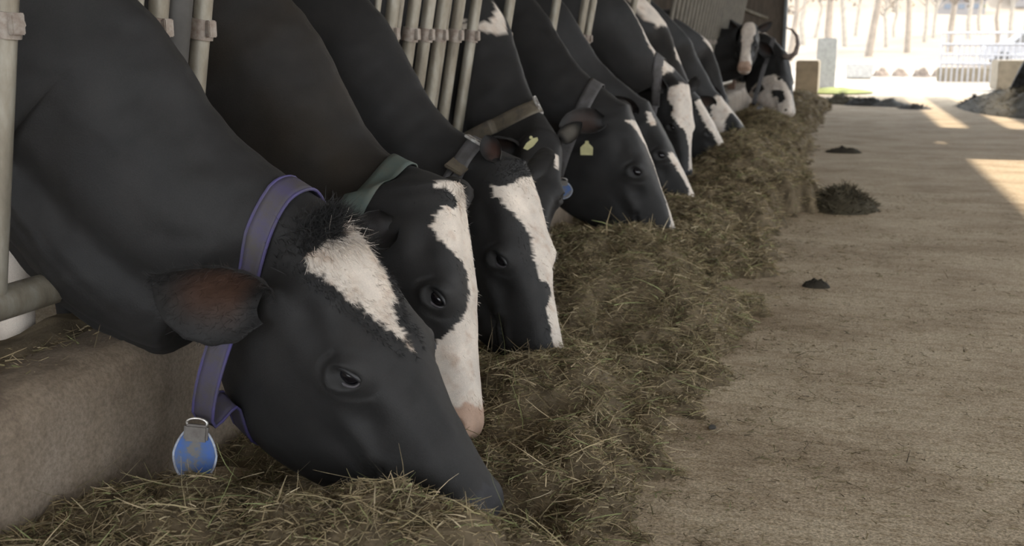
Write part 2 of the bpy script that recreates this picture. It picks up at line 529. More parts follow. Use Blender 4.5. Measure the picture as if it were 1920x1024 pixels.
    dx += .006*np.exp(-(rr/.030)**2) + .0065*np.exp(-((rr-.023)/.006)**2) - .0115*np.exp(-(rr/.0155)**4)
    rr2 = np.hypot((ep*ce+eq*se)/1.4, -ep*se+eq*ce+.004)
    dx -= .0022*np.exp(-((rr2-.036)/.004)**2)*(Z < ez)   # wrinkle under
    dx += .0016*np.exp(-((rr2-.044)/.005)**2)*(Z < ez)
    dx -= .002*np.exp(-((rr-.040)/.004)**2)*(Z > ez)
    # mouth
    zm = -.128-.014*np.sin((T_-.68)*9)
    dm_ = gauss(Z, zm, .0045)*smooth((T_-.70)/.05)*(T_ < 1)
    dx -= .016*dm_
    dx -= .006*gauss(Z, zm-.030-.06*(T_-.8), .005)*smooth((T_-.62)/.06)*smooth((.92-T_)/.06)
    dx += .006*gauss(Z, zm-.016, .010)*smooth((T_-.70)/.05)
    dx += .006*gauss(Z, zm+.018, .014)*smooth((T_-.72)/.06)
    dx -= .005*g3(.71, -.134, .02, .014)
    dx += .004*g3(.67, -.136, .02, .02)
    # nostril
    rn = np.hypot((T_-.935)*.60, (Z+.062)*.8)
    dx -= .018*np.exp(-(rn/.012)**2)*(aX > .015); dx += .005*np.exp(-((rn-.021)/.007)**2)*(aX > .015)
    dz -= .004*gauss(T_, .95, .03)*gauss(aX, 0, .012)*(A < .3)
    # forehead: slight dish between the eyes and centre groove, poll crest
    dz -= .004*gauss(T_, .22, .12)*gauss(aX, 0, .03)*(A < .25)
    dz += .010*gauss(T_, .0, .05)*gauss(aX, 0, .06)*(A < .3)
    dz += .004*gauss(T_, .68, .14)*gauss(aX, 0, .02)*(A < .3)
    # ---- neck forms
    nk = smooth(-T_/.12)
    dx -= .021*gauss(A, .60+.03*np.sin(T_*4), .045)*nk*smooth((T_+2.4)/1.2)
    dx += .012*gauss(A, .74, .08)*nk*smooth((T_+2)/.9)
    dx += .010*gauss(A, .36, .10)*nk*smooth((T_+1.8)/.9)
    dx += .05*gauss(T_, -2.0, .45)*gauss(A, .45, .16)   # shoulder
    dx += .03*gauss(T_, -1.5, .25)*gauss(A, .62, .12)
    # throat wrinkles
    wr = np.sin((T_*1.0+A*.35)*95+2*np.sin(A*9))
    dx += .0022*wr*gauss(T_, -.42, .20)*gauss(A, .72, .14)
    wr2 = np.sin((A*1.0-T_*.22)*120)
    dx += .0042*wr2*gauss(T_, -1.0, .45)*gauss(A, .66, .07)
    X = X+sX*dx; Z = Z+dz
    Z -= .02*gauss(T_, -.9, .6)*(A > .8)
    V = allp[:, None]+(X[..., None]*alll[:, None]+Z[..., None]*allu[:, None])*scale[:, None, None]
    nr = len(allt)
    verts = V.reshape(-1, 3); tt = T_.ravel(); aa = (a[None]*np.ones((nr, 1))).ravel()
    nz = vnoise(verts, .16, 5, 2)*.0025+vnoise(verts, .05, 6, 2)*.0007
    nz = nz*np.where(tt > -.2, .5, 1.2)
    dirs = (X[..., None]*alll[:, None]*1.0+(Z+.13)[..., None]*allu[:, None]).reshape(-1, 3)
    dirs /= np.linalg.norm(dirs, axis=1)[:, None]+1e-9
    verts = verts+dirs*nz[:, None]
    i = (np.arange(nr-1)[:, None]*na+np.arange(na)[None]).ravel()
    j = (np.arange(nr-1)[:, None]*na+(np.arange(na)[None]+1) % na).ravel()
    Q = np.stack([i, i+na, j+na, j], 1)
    info = dict(P=P, N=N, L=L, s=s, u=u, lat=lat, sc=sc, allp=allp, allt=allt, allu=allu, alll=alll, W=W, Rp=Rp, B=B, rows=rows, scale=scale, G=G,
                X=X.ravel(), Z=Z.ravel(), nr=nr, na=na)
    return verts, Q, tt, aa, info

def coat_colors(spec, verts, tt, aa, info):
    """base colours by place on the animal"""
    n = len(verts)
    seed = spec.get('seed', 1)
    W_ = np.zeros(n)
    am = aa*.30; tm = np.where(tt >= 0, tt*.6, tt*.6)
    en = vnoise(verts, .035, seed, 3)*.0045+vnoise(verts, .008, seed+3, 2)*.0022
    for poly in spec.get('white', []):
        pl = [(t*.6, a*.30) for t, a in poly]
        d = poly_sd(tm, am, pl)+en
        W_ = np.maximum(W_, smooth(d/.004+.5))
    for poly in spec.get('black', []):
        pl = [(t*.6, a*.30) for t, a in poly]
        d = poly_sd(tm, am, pl)+en
        W_ = W_*(1-smooth(d/.004+.5))
    blk = BLACK*np.array(spec.get('tint', (1, 1, 1)))
    bt = np.ones((n, 3))*blk
    if 'brown' in spec:
        br = np.clip(vnoise(verts, .5, seed+9, 3)*.6+.5, 0, 1)*smooth(-tt/.3)
        bt = bt*(1-br[:, None]*spec['brown'])+np.array([.030, .024, .018])*(br[:, None]*spec['brown'])
    wv = WHITE*(1+.06*vnoise(verts, .06, seed+5, 3))[:, None]
    dirt = np.clip(vnoise(verts, .05, seed+6, 3)-.15, 0, 1)[:, None]
    wv = wv*(1-.3*dirt*np.array([.7, 1, 1.2]))
    col = bt*(1-W_[:, None])+wv*W_[:, None]
    # muzzle skin
    X, Z = info['X'], info['Z']
    mz = smooth((tt-.90-.012*vnoise(verts, .03, 3, 2))/.012)
    if spec.get('muzzle') == 'pink':
        mzp = smooth((tt-.865+.02*vnoise(verts, .05, 3, 2)-(.12*(Z < -.11)))/.02)
        col = col*(1-mzp[:, None])+PINK*mzp[:, None]
    elif spec.get('muzzle') != 'coat':
        col = col*(1-mz[:, None])+np.array([.03, .03, .034])*mz[:, None]
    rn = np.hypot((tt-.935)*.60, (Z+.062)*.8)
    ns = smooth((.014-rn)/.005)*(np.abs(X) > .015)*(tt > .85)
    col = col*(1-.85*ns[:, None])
    zm = -.128-.014*np.sin((tt-.68)*9)
    ml = np.exp(-((Z-zm)/.004)**2)*smooth((tt-.70)/.05)
    col = col*(1-.6*ml[:, None])
    return col

def tube_rings(pts, rx, ry, n=14):
    pts = np.array(pts, float); m = len(pts); V = []; Q = []
    for i in range(m):
        for k in range(n):
            an = 2*math.pi*k/n
            V.append(pts[i]+np.array([rx[i]*math.cos(an), ry[i]*math.sin(an), 0]))
    for i in range(m-1):
        for k in range(n):
            Q.append((i*n+k, i*n+(k+1) % n, (i+1)*n+(k+1) % n, (i+1)*n+k))
    b = (m-1)*n
    for k in range(1, n-1, 2): Q.append((b, b+k, b+k+1, b+min(k+2, n-1)))
    return np.array(V), np.array(Q)

def make_ear(base, axis, nor, length, width, inner, outer, res=1.0, cup=.45, droop=0.0):
    """leaf shaped cupped ear shell with thickness; returns V,Q,col"""
    e = nrm(axis); n = np.array(nor, float); n = nrm(n-n.dot(e)*e); b = np.cross(e, n)
    nu, nv = int(26*res)+6, int(22*res)+6
    us = np.linspace(0, 1, nu); vs_ = np.linspace(-1, 1, nv)
    wprof = np.interp(us, [0, .08, .2, .4, .6, .8, .93, 1], [.36, .50, .80, 1.0, .98, .74, .40, .04])
    outs = []
    for side in (0, 1):
        V = np.zeros((nu, nv, 3)); Cc = np.zeros((nu, nv, 3))
        for i, uu in enumerate(us):
            hw = width/2*wprof[i]; cp = cup*(1-.45*uu)+(.9*(1-uu)**4)
            th = vs_*(.6+cp*1.2)
            R_ = hw/math.sin(min(.6+cp*1.2, 1.55)) if True else hw
            bx = R_*np.sin(th); nz = R_*(1-np.cos(th))
            bend = -droop*length*uu*uu
            tk = (.007 if side else 0)*(1-np.abs(vs_)**6)*(1-uu**8)
            pos = base+e*(length*uu)+b*bx[:, None]+n*(nz-tk+bend)[:, None]
            V[i] = pos
            f = smooth((1-np.abs(vs_-.12))/.9)*smooth((.92-uu)/.45)*smooth((uu-.02)/.25)*(1-side)
            Cc[i] = np.array(outer)*(1-f[:, None])+np.array(inner)*f[:, None]
        outs.append((V.reshape(-1, 3), Cc.reshape(-1, 3)))
    i = (np.arange(nu-1)[:, None]*nv+np.arange(nv-1)[None]).ravel()
    Q1 = np.stack([i, i+1, i+nv+1, i+nv], 1); Q2 = Q1[:, ::-1]+nu*nv
    # edge strips
    ed = [k for k in range(nv)]
    bnd = [(i_*nv+nv-1) for i_ in range(nu)]; bnd0 = [(i_*nv) for i_ in range(nu)]
    E_ = []
    for L_ in (bnd, [x for x in bnd0[::-1]]):
        for k in range(nu-1): E_.append((L_[k], L_[k+1], L_[k+1]+nu*nv, L_[k]+nu*nv))
    tipr = [(nu-1)*nv+k for k in range(nv)][::-1]
    for k in range(nv-1): E_.append((tipr[k], tipr[k+1], tipr[k+1]+nu*nv, tipr[k]+nu*nv))
    V = np.concatenate([outs[0][0], outs[1][0]]); Cc = np.concatenate([outs[0][1], outs[1][1]])
    V = V+(vnoise(V, .05, 21, 2)*.002)[:, None]*n
    return V, np.concatenate([Q1, Q2, np.array(E_)]), Cc

def strands(name, roots, dirs, length, width, cols, material, parent, segs=3, curl=.3, off=None, jitter=.25, droopz=0.0):
    n = len(roots); L_ = length*(1+jitter*rng.uniform(-1, 1, n))
    side = np.cross(dirs, rng.normal(size=(n, 3))); side /= np.linalg.norm(side, axis=1)[:, None]+1e-9
    cv = np.cross(dirs, side); amt = rng.normal(size=n)*curl
    V = np.zeros((n, segs+1, 2, 3)); w = width*(1+.3*rng.uniform(-1, 1, n))
    for k in range(segs+1):
        t = k/segs
        c = roots+dirs*(L_*t)[:, None]+cv*(amt*L_*t*t)[:, None]
        c[:, 2] -= droopz*L_*t*t
        ww = w*(1-.75*t*t)/2
        V[:, k, 0] = c-side*ww[:, None]; V[:, k, 1] = c+side*ww[:, None]
    b = (np.arange(n)*(segs+1)*2)[:, None]+np.arange(segs)[None]*2
    b = b.ravel(); Q = np.stack([b, b+1, b+3, b+2], 1)
    cc = np.repeat(cols, (segs+1)*2, axis=0)
    return quads_obj(name, V.reshape(-1, 3), Q, material, parent, cc)

COWS = []
def make_cow(spec):
    verts, Q, tt, aa, I = body_loft(spec)
    base = Vector((float(I['W'][0]), float(I['W'][1]), 0.0)); b0 = np.array(base)
    root = empty('cow', base)
    tag(root, spec['label'], 'cow', group=spec.get('group'))
    col = coat_colors(spec, verts, tt, aa, I)
    bvh = BVHTree.FromPolygons([tuple(v) for v in verts], [tuple(int(x) for x in q) for q in Q])
    P, s, u, lat, L, sc = I['P'], I['s'], I['u'], I['lat'], I['L'], I['sc']
    parts_v = [verts]; parts_q = [Q]; parts_c = [col]; nv = len(verts)
    na = I['na']
    # caps
    def capc(ring0, center, colr):
        nonlocal nv
        parts_v.append(np.array([center])); parts_c.append(np.array([colr]))
        idx = np.arange(ring0, ring0+na); ci = nv; nv += 1
        q = [(int(idx[k]), int(idx[(k+1) % na]), int(idx[(k+2) % na]), ci) for k in range(0, na-1, 2)]
        parts_q.append(np.array(q))
    capc(0, verts[:na].mean(0)+s*.002, col[:na].mean(0))
    capc((I['nr']-1)*na, verts[(I['nr']-1)*na:(I['nr'])*na].mean(0), col[-na:].mean(0))
    # ears
    res = spec.get('res', 1.0)
    E = spec.get('ears', {})
    for sg in (1, -1):
        ed = E.get(sg, E.get('both', {}))
        t0, x0, z0 = ed.get('at', (.035, .088, -.075))
        bs = P+s*(t0*L)+lat*(sg*x0*sc)+u*(z0*sc)
        ax = ed.get('axis', lat*sg*.80-s*.55-u*.12)
        nn = ed.get('nor', s*.75+lat*sg*.45+u*.15)
        V_, Q_, C_ = make_ear(bs, ax, nn, ed.get('len', .19)*sc, ed.get('wid', .125)*sc, ed.get('inner', (.035, .023, .019)), ed.get('outer', BLACK), min(res, 1.2), ed.get('cup', .45), ed.get('droop', 0))
        parts_v.append(V_); parts_q.append(Q_+nv); parts_c.append(C_); nv += len(V_)
        if spec.get('earhair') and sg == 1:
            ne = spec['earhair']; vi = rng.integers(0, len(V_)//2, ne)
            dr = nrm(ax)[None]*.8+nrm(nn)[None]*rng.uniform(-.1, .5, (ne, 1))+rng.normal(0, .35, (ne, 3)); dr /= np.linalg.norm(dr, axis=1)[:, None]
            strands('ear_hair', V_[vi]-b0, dr, .016, .0007, C_[vi]*rng.uniform(.7, 1.3, (ne, 1)), M_strand, root, curl=.3)['kind'] = 'stuff'
    # legs
    sx = spec.get('dir', -1); W_, Rp = I['W'], I['Rp']
    lgw = spec.get('legs', (WHITE*.9, BLACK))
    for k, (lx, dy, back) in enumerate(((W_[0]-sx*.02, -.15, 0), (W_[0]-sx*.02+sx*.10, .15, 0), (Rp[0]+sx*.20, -.18, 1), (Rp[0]+sx*.10, .18, 1))):
        ly = W_[1]+dy
        if spec.get('legx') and k < 2: lx = spec['legx'][k][0]; ly = spec['legx'][k][1]
        if not back:
            pts = [(lx-sx*.0, ly, .86), (lx, ly, .66), (lx, ly, .50), (lx-sx*.01, ly, .43), (lx, ly, .36), (lx, ly, .20), (lx, ly, .13), (lx-sx*.02, ly, .08), (lx-sx*.035, ly, .05), (lx-sx*.045, ly, .0)]
            rx = [.13, .085, .055, .052, .042, .031, .037, .038, .048, .060]; ry = [.09, .07, .048, .046, .038, .029, .036, .038, .046, .054]
        else:
            pts = [(lx, ly, 1.0), (lx-sx*.03, ly, .82), (lx+sx*.02, ly, .66), (lx+sx*.10, ly, .52), (lx+sx*.09, ly, .42), (lx+sx*.05, ly, .26), (lx+sx*.03, ly, .14), (lx, ly, .08), (lx-sx*.015, ly, .05), (lx-sx*.025, ly, .0)]
            rx = [.22, .19, .11, .058, .046, .034, .038, .038, .048, .060]; ry = [.14, .12, .075, .045, .038, .030, .036, .038, .046, .054]
        V_, Q_ = tube_rings(pts, rx, ry)
        zc = V_[:, 2]
        lc = np.array(lgw[k % 2])
        C_ = np.where((zc < .07)[:, None], np.array([.05, .045, .04])[None], np.where((zc < .62)[:, None], lc[None], BLACK[None]))
        parts_v.append(V_); parts_q.append(Q_+nv); parts_c.append(C_); nv += len(V_)
    tl = I['allp'][-1]
    V_, Q_ = tube_rings([tl+np.array([sx*.0, 0, -.05-k*.09]) for k in range(10)], [.045, .03, .024, .02, .018, .016, .016, .03, .04, .02], [.045, .03, .024, .02, .018, .016, .016, .03, .035, .015], 8)
    parts_v.append(V_); parts_q.append(Q_+nv); parts_c.append(np.repeat(BLACK[None], len(V_), 0)); nv += len(V_)
    AV = np.concatenate(parts_v)-b0
    body = quads_obj('body', AV, np.concatenate(parts_q), M_coat, root, np.concatenate(parts_c), smooth=True)
    # eyes
    for sg in (1, -1):
        if sg not in spec.get('eyes', (1, -1)): continue
        c = P+s*(.450*L)+lat*(sg*.098*sc)+u*(-.052*sc)
        hit, hn, _, _ = bvh.ray_cast(Vector(c+lat*sg*.2), Vector(-lat*sg))
        cen = np.array(hit)-lat*sg*.0115*sc if hit is not None else c
        rad = .0195*sc
        g = 28 if res >= 1 else 14
        e1 = s*math.cos(.62)+u*math.sin(.62); e2 = u*math.cos(.62)-s*math.sin(.62)
        V_, F_ = [], []
        for i_ in range(g+1):
            for k in range(g):
                th = math.pi*i_/g; ph = 2*math.pi*k/g
                V_.append(cen-b0+(lat*sg*math.cos(th)+e1*1.25*math.sin(th)*math.cos(ph)+e2*math.sin(th)*math.sin(ph)*.92)*rad)
        F_ = [(i_*g+k, i_*g+(k+1) % g, (i_+1)*g+(k+1) % g, (i_+1)*g+k) for i_ in range(g) for k in range(g)]
        eye = mesh_obj('eye', V_, F_, M_eye, root)
        if res >= .8:
            # lids: upper heavy, lower rim paler
            for nm, a0, a1, rr_, mt, hh in (('upper_lid', 8, 172, .0052, M_lid, .62), ('lower_lid', 186, 354, .0032, M_eyewhite if spec.get('palelid', True) else M_lid, .80)):
                pl = []
                for d in np.linspace(a0, a1, 22):
                    r_ = math.radians(d)
                    p = e1*1.42*math.cos(r_)*rad+e2*math.sin(r_)*rad*hh
                    o2 = math.sqrt(max(0, 1-(math.cos(r_)*.98)**2*.9-(math.sin(r_)*hh)**2*.6))
                    pl.append(Vector(cen-b0+p+lat*sg*(rad*(.35+.62*o2))))
                rad_l = [rr_*sc*(.45+.55*math.sin(math.pi*k/21)) for k in range(22)]
                MB().tube(pl, rad_l, 10).build(nm, mt, eye)
    # poll hair tuft and short fringe hair
    if spec.get('hair', 0):
        n = spec['hair']; ts = np.maximum(rng.normal(.05, .04, n), -.01); as_ = rng.normal(0, .11, n)
        f = []
        ring_t = I['allt']; order = np.argsort(ring_t)
        ri = np.interp(ts, ring_t[order], order).round().astype(int)
        ki = ((as_+1)/2*na).round().astype(int) % na
        vid = ri*na+ki
        roots = verts[vid]-b0; colr = col[vid]*rng.uniform(.7, 1.25, (n, 1))
        whi = (col[vid, 0] > .2)[:, None]
        dr = u[None]*np.where(whi, .22, .6)+s[None]*np.where(whi, .7, 0)+s[None]*rng.normal(.25, .5, (n, 1))+lat[None]*(as_[:, None]*2+rng.normal(0, .35, (n, 1)))
        dr /= np.linalg.norm(dr, axis=1)[:, None]
        strands('hair_tuft', roots-dr*.004, dr, spec.get('hairlen', .028)*sc, .0013, colr, M_strand, root, curl=.4)['kind'] = 'stuff'
    if spec.get('fur', 0):
        n = spec['fur']
        lum = col[:, 0]; edge = np.zeros(len(lum), bool)
        for k in (-6*na, 6*na, -5, 5): edge |= np.abs(np.roll(lum, k)-lum) > .08
        sel = np.where(edge & (tt > -.1) & (tt < .9))[0]
        if len(sel) == 0: sel = np.arange(10)
        vid = rng.choice(sel, n)
        nr_ = verts[vid]-(P+np.outer(tt[vid]*.6*sc, s)-u*.13*sc)
        nr_ -= np.outer(nr_@s, s); nr_ /= np.linalg.norm(nr_, axis=1)[:, None]
        dr = nr_*.35+s[None]*.8+rng.normal(0, .22, (n, 3)); dr /= np.linalg.norm(dr, axis=1)[:, None]
        strands('coat_hair', verts[vid]-b0-nr_*.001, dr, .011, .0009, col[vid]*rng.uniform(.8, 1.25, (n, 1)), M_strand, root, segs=2, curl=.3)['kind'] = 'stuff'
    # collar
    K = spec.get('collar')
    if K:
        make_collar(root, b0, bvh, I, K)
    # ear tags
    for et in spec.get('eartags', []):
        c = np.array(et['at'])-b0; nn = nrm(et.get('nor', (.1, -1, .1))); upv = nrm(np.array((0, 0, 1.))-np.dot((0, 0, 1.), nn)*nn); ri = np.cross(upv, nn)
        h, w = et.get('size', (.065, .052))
        m = MB(); pr_ = [(-.5, -.5), (.5, -.5), (.52, .1), (.3, .32), (.16, .42), (.14, .62), (-.14, .62), (-.16, .42), (-.3, .32), (-.52, .1)]
        pr_ = et.get('shape', pr_)
        fr = [c+ri*x*w+upv*y*h+nn*.0015 for x, y in pr_]; bk = [c+ri*x*w+upv*y*h-nn*.0015 for x, y in pr_]
        k = len(pr_)
        m.add(fr+bk, [tuple(range(k)), tuple(range(2*k-1, k-1, -1))]+[(i_, i_+k, (i_+1) % k+k, (i_+1) % k) for i_ in range(k)])
        et_o = m.build('ear_tag', M_yellow, root)
        MB().tube([Vector(c+upv*h*.5-nn*.006), Vector(c+upv*h*.5+nn*.006)], .006, 12).build('stud', M_yellow, et_o)
    # horns
    for hn_ in spec.get('horns', []):
        pts = [Vector(np.array(p)-b0) for p in hn_['pts']]
        MB().tube(pts, hn_['r'], 14).build('horn', M_horn, root)
    COWS.append((spec, I))
    return root

def make_collar(root, b0, bvh, I, K):
    top = np.array(K['top'], float); bot = np.array(K['bot'], float)
    D = nrm(bot-top); Ln = np.linalg.norm(bot-top)
    lat = np.array(K['lat'], float) if 'lat' in K else np.array([0, -1., 0])
    lat = nrm(lat-lat.dot(D)*D); nrmv = np.cross(D, lat)       # band width direction
    cen = top+D*Ln*.42
    w = K.get('w', .042); n = 96; off = .0045
    rings = []
    for k in range(n):
        ph = 2*math.pi*k/n
        wd = -D*math.cos(ph)+lat*math.sin(ph)
        row = []
        for j in (-.5, -.25, 0, .25, .5):
            o = cen+nrmv*w*j
            hit = bvh.ray_cast(Vector(o+wd*.7), Vector(-wd))
            h = .7-hit[3] if hit[0] is not None else .08
            # hanging lower loop
            low = (Ln*.58)*max(0, math.cos(math.pi-ph))**1.6 if math.cos(ph) < 0 else 0
            x_w = K.get('lw', .085)
            cs, sn = -math.cos(ph), math.sin(ph)
            if cs > 0:
                el = 1/math.sqrt((cs/(Ln*.58))**2+(sn/x_w)**2)
            else: el = 0
            row.append((max(h+off, el) if el > 0 else h+off))
        r_ = max(row); rr = [.35*r_+.65*x for x in row]
        rings.append((wd, rr))
    RR = np.array([r[1] for r in rings])
    for _ in range(3): RR = np.maximum(RR, (np.roll(RR, 1, 0)+np.roll(RR, -1, 0)+RR)/3)
    V = np.zeros((n, 10, 3)); th = .0035
    js = (-.5, -.25, 0, .25, .5)
    for k, (wd, _) in enumerate(rings):
        for j in range(5):
            V[k, j] = cen+nrmv*w*js[j]+wd*(RR[k, j]+th)
            V[k, 9-j] = cen+nrmv*w*js[j]+wd*RR[k, j]
    V = V.reshape(-1, 3)-b0; Qs = []
    for k in range(n):
        k2 = (k+1) % n
        for j in range(10):
            j2 = (j+1) % 10; Qs.append((k*10+j, k*10+j2, k2*10+j2, k2*10+j))
    co = quads_obj('collar', V, np.array(Qs), K.get('mat', M_grey), root, smooth=False)
    if K.get('clabel'): co['label'] = K['clabel']
    if K.get('edge'):
        for sgn in (-1, 1):
            pts = [Vector(cen-b0+nrmv*w*.5*sgn+wd*(RR[k, 4 if sgn > 0 else 0]+th*.5)) for k, (wd, _) in enumerate(rings)]
            MB().tube(pts+[pts[0]], .0032, 8, False).build('piping', K['edge'], co)
    def on_band(ph, out=.004):
        k = int(ph/(2*math.pi)*n) % n
        wd = rings[k][0]; tg = nrm(rings[(k+1) % n][0]-rings[k-1][0])
        return cen-b0+wd*(RR[k, 2]+th+out), wd, tg
    if 'buckle' in K:
        p, wd, tg = on_band(K['buckle'], .002)
        m = MB(); rot = Matrix((Vector(nrmv), Vector(tg), Vector(wd))).transposed()
        hw, hl = w*.62, K.get('bl', .014)
        m.box(p+tg*hl, (hw*2, .006, .007), rot, .0015).box(p-tg*hl, (hw*2, .006, .007), rot, .0015)
        m.box(p+nrmv*hw, (.006, hl*2, .007), rot, .0015).box(p-nrmv*hw, (.006, hl*2, .007), rot, .0015).box(p+Vector(wd)*.003, (.004, hl*2, .004), rot, .001)
        m.build('buckle', M_metal, co)
    if 'pad' in K:
        p, wd, tg = on_band(K['pad'], .003)
        rot = Matrix((Vector(nrmv), Vector(tg), Vector(wd))).transposed()
        MB().box(p, (w*1.12, K.get('padlen', .07), .010), rot, .003).build('sleeve', K.get('padmat', M_brown), co)
    if 'tag' in K:
        T = K['tag']; c = np.array(T['at'])-b0; nn = nrm(T.get('nor', (.35, -.9, .15)))
        upv = nrm(np.array(T.get('up', (0, 0, 1.)))); upv = nrm(upv-upv.dot(nn)*nn); ri = np.cross(upv, nn)
        h, w_ = T['size']
        out = []
        for k in range(40):
            a_ = 2*math.pi*k/40; x = math.sin(a_); y = math.cos(a_)
            wx = .5*(1-.20*(y > 0)*y)
            out.append((x*wx*(1.0 if abs(y) < .9 else 1.0), max(-.5, min(.42, y*.5))))
        m = MB(); k = 40
        fr = [c+ri*x*w_+upv*y*h+nn*.003 for x, y in out]; bk = [c+ri*x*w_+upv*y*h-nn*.003 for x, y in out]
        m.add(fr+bk, [tuple(range(k)), tuple(range(2*k-1, k-1, -1))]+[(i_, i_+k, (i_+1) % k+k, (i_+1) % k) for i_ in range(k)])
        tg_ = m.build('tag', T.get('mat', M_blue), root, smooth=False)
        if T.get('label'): tg_['label'] = T['label']
        MB().tube([Vector(p) for p in fr]+[Vector(fr[0])], .0022, 8, False).build('rim', M_bluerim, tg_)
        rot = Matrix((Vector(ri), Vector(nn), Vector(upv))).transposed()
        MB().box(c+upv*h*.38+nn*.004, (w_*.56, .014, h*.30), rot, .004).build('bracket', M_bracket, tg_)
        tp = c+upv*h*.55
        lp = [Vector(tp+ri*w_*.24*math.cos(a_)+upv*.009*math.sin(a_)+nn*.004) for a_ in np.linspace(0, 2*math.pi, 21)]
        MB().tube(lp, .0025, 8, False).build('ring', M_metal, tg_)
        if T.get('lump'):
            pts = [np.array(p)-b0 for p in T['lump']]
            MB().tube([Vector(p) for p in pts], T['lr'], 12).build('cord_end', M_bracket, tg_)

# white markings as outlines on the hide: (station along head or neck, place around the section)
COAT = {
 'c1': dict(white=[[(.03, -.06), (.078, .02), (.100, .19), (.14, .20), (.167, .162), (.21, .14), (.268, .102), (.37, .03), (.475, -.020), (.40, -.03), (.34, -.048), (.28, -.09), (.187, -.116), (.10, -.118), (.06, -.10)]]),
 'c2': dict(white=[[(.01, .236), (-.01, .15), (-.02, .0), (.0, -.12), (.12, -.12), (.166, -.08), (.289, -.10), (.45, -.14), (.54, -.33), (.70, -.40), (.72, -1.02), (1.02, -1.02), (1.02, 1.02), (.72, 1.02), (.72, .46), (.684, .366), (.62, .33), (.583, .236), (.53, .12), (.497, .073), (.439, .024), (.353, .024), (.294, .122), (.241, .203), (.171, .252), (.102, .187), (.11, .10), (.075, .06), (.04, .13), (.035, .21)]], black=[[(.03, .30), (.025, .16), (.055, .10), (.095, .12), (.085, .2), (.06, .32)]]),
 'c3': dict(white=[[(.105, .235), (.125, .16), (.115, .077), (.085, .0), (.08, -.128), (.26, -.17), (.412, -.22), (.514, -.24), (.667, -.25), (.95, -.27), (.97, .03), (.864, .018), (.74, .026), (.68, -.01), (.655, -.08), (.615, -.09), (.585, -.03), (.565, .043), (.48, .03), (.39, .015), (.288, .077), (.215, .165), (.16, .21)]]),
 'c4': dict(white=[[(-1.02, .32), (-.921, .331), (-.895, .222), (-.94, .12), (-.98, .06), (-.90, .03), (-.816, .10), (-.80, .17), (-.83, .26), (-.88, .33), (-.97, .38)], [(.17, -.09), (.17, -.14), (.283, -.135), (.29, -.105)]]),
 'c5': dict(white=[[(.105, .168), (.110, .05), (.115, -.06), (.18, -.12), (.279, -.16), (.531, -.16), (.803, -.16), (.96, -.20), (.975, .20), (.90, .23), (.85, .08), (.68, .0), (.449, -.045), (.30, -.03), (.22, .02), (.16, .10)]]),
 'c6': dict(white=[[(.075, .167), (.10, .09), (.214, .13), (.20, .2), (.154, .21)], [(.46, .15), (.479, .05), (.64, -.05), (.803, -.16), (.97, -.2), (.97, .32), (.90, .30), (.80, .14), (.624, .16), (.52, .18)]]),
 'c7': dict(white=[[(.03, .30), (.0, .10), (.01, -.22), (.179, -.30), (.35, -.26), (.632, -.20), (.958, -.24), (.97, .02), (.80, -.01), (.692, -.01), (.52, .05), (.444, .12), (.37, .20), (.325, .25), (.25, .22), (.188, .28), (.10, .30)], [(-1.5, -.12), (-.18, -.14), (-.2, .06), (-.27, .22), (-.57, .09), (-1.0, .04), (-1.5, .03)]]),
 'c8': dict(white=[[(.028, .22), (.03, .0), (.084, -.12), (.374, -.13), (.636, -.12), (.93, -.14), (.93, .26), (.80, .27), (.645, .24), (.50, .20), (.355, .24), (.18, .24)], [(-1.5, .25), (-1.5, -.15), (-.86, -.15), (-.90, .06), (-.97, .24), (-1.15, .27)], [(-.66, -.10), (-.42, -.1), (-.45, .0), (-.559, .12), (-.66, .07)]]),
 'c9': dict(white=[[(-.042, .30), (.0, .1), (.056, -.11), (.299, -.12), (.598, -.10), (.99, -.14), (.99, .05), (.879, .02), (.70, .0), (.523, .0), (.36, .02), (.271, .08), (.25, .18), (.29, .291), (.40, .40), (.35, .46), (.22, .42), (.093, .38)]]),
 'c10': dict(white=[[(-1.08, .05), (-1.04, -.08), (-.86, -.08), (-.70, .02), (-.76, .10), (-.89, .17), (-1.0, .14)]]),
 'c11': dict(white=[[(-.03, .16), (-.04, -.10), (.04, -.19), (.15, -.22), (.24, -.18), (.34, -.12), (.50, -.11), (.66, -.16), (.76, -.30), (.84, -1.02), (1.02, -1.02), (1.02, 1.02), (.84, 1.02), (.76, .30), (.66, .16), (.50, .11), (.34, .12), (.24, .18), (.14, .22), (.04, .20)]]),
 'c12': dict(white=[[(-.75, .18), (-.75, -.2), (-.22, -.2), (-.26, .0), (-.458, .06), (-.6, .14)], [(.33, .47), (.36, .30), (.45, .22), (.60, .08), (.80, -.10), (.84, -1.02), (1.02, -1.02), (1.02, 1.02), (.45, 1.02), (.42, .72)]], black=[[(.58, .44), (.60, .30), (.66, .23), (.76, .26), (.80, .33), (.80, .46), (.70, .40), (.66, .47)], [(.42, .70), (.40, .5), (.50, .50), (.54, .66)]]),
}
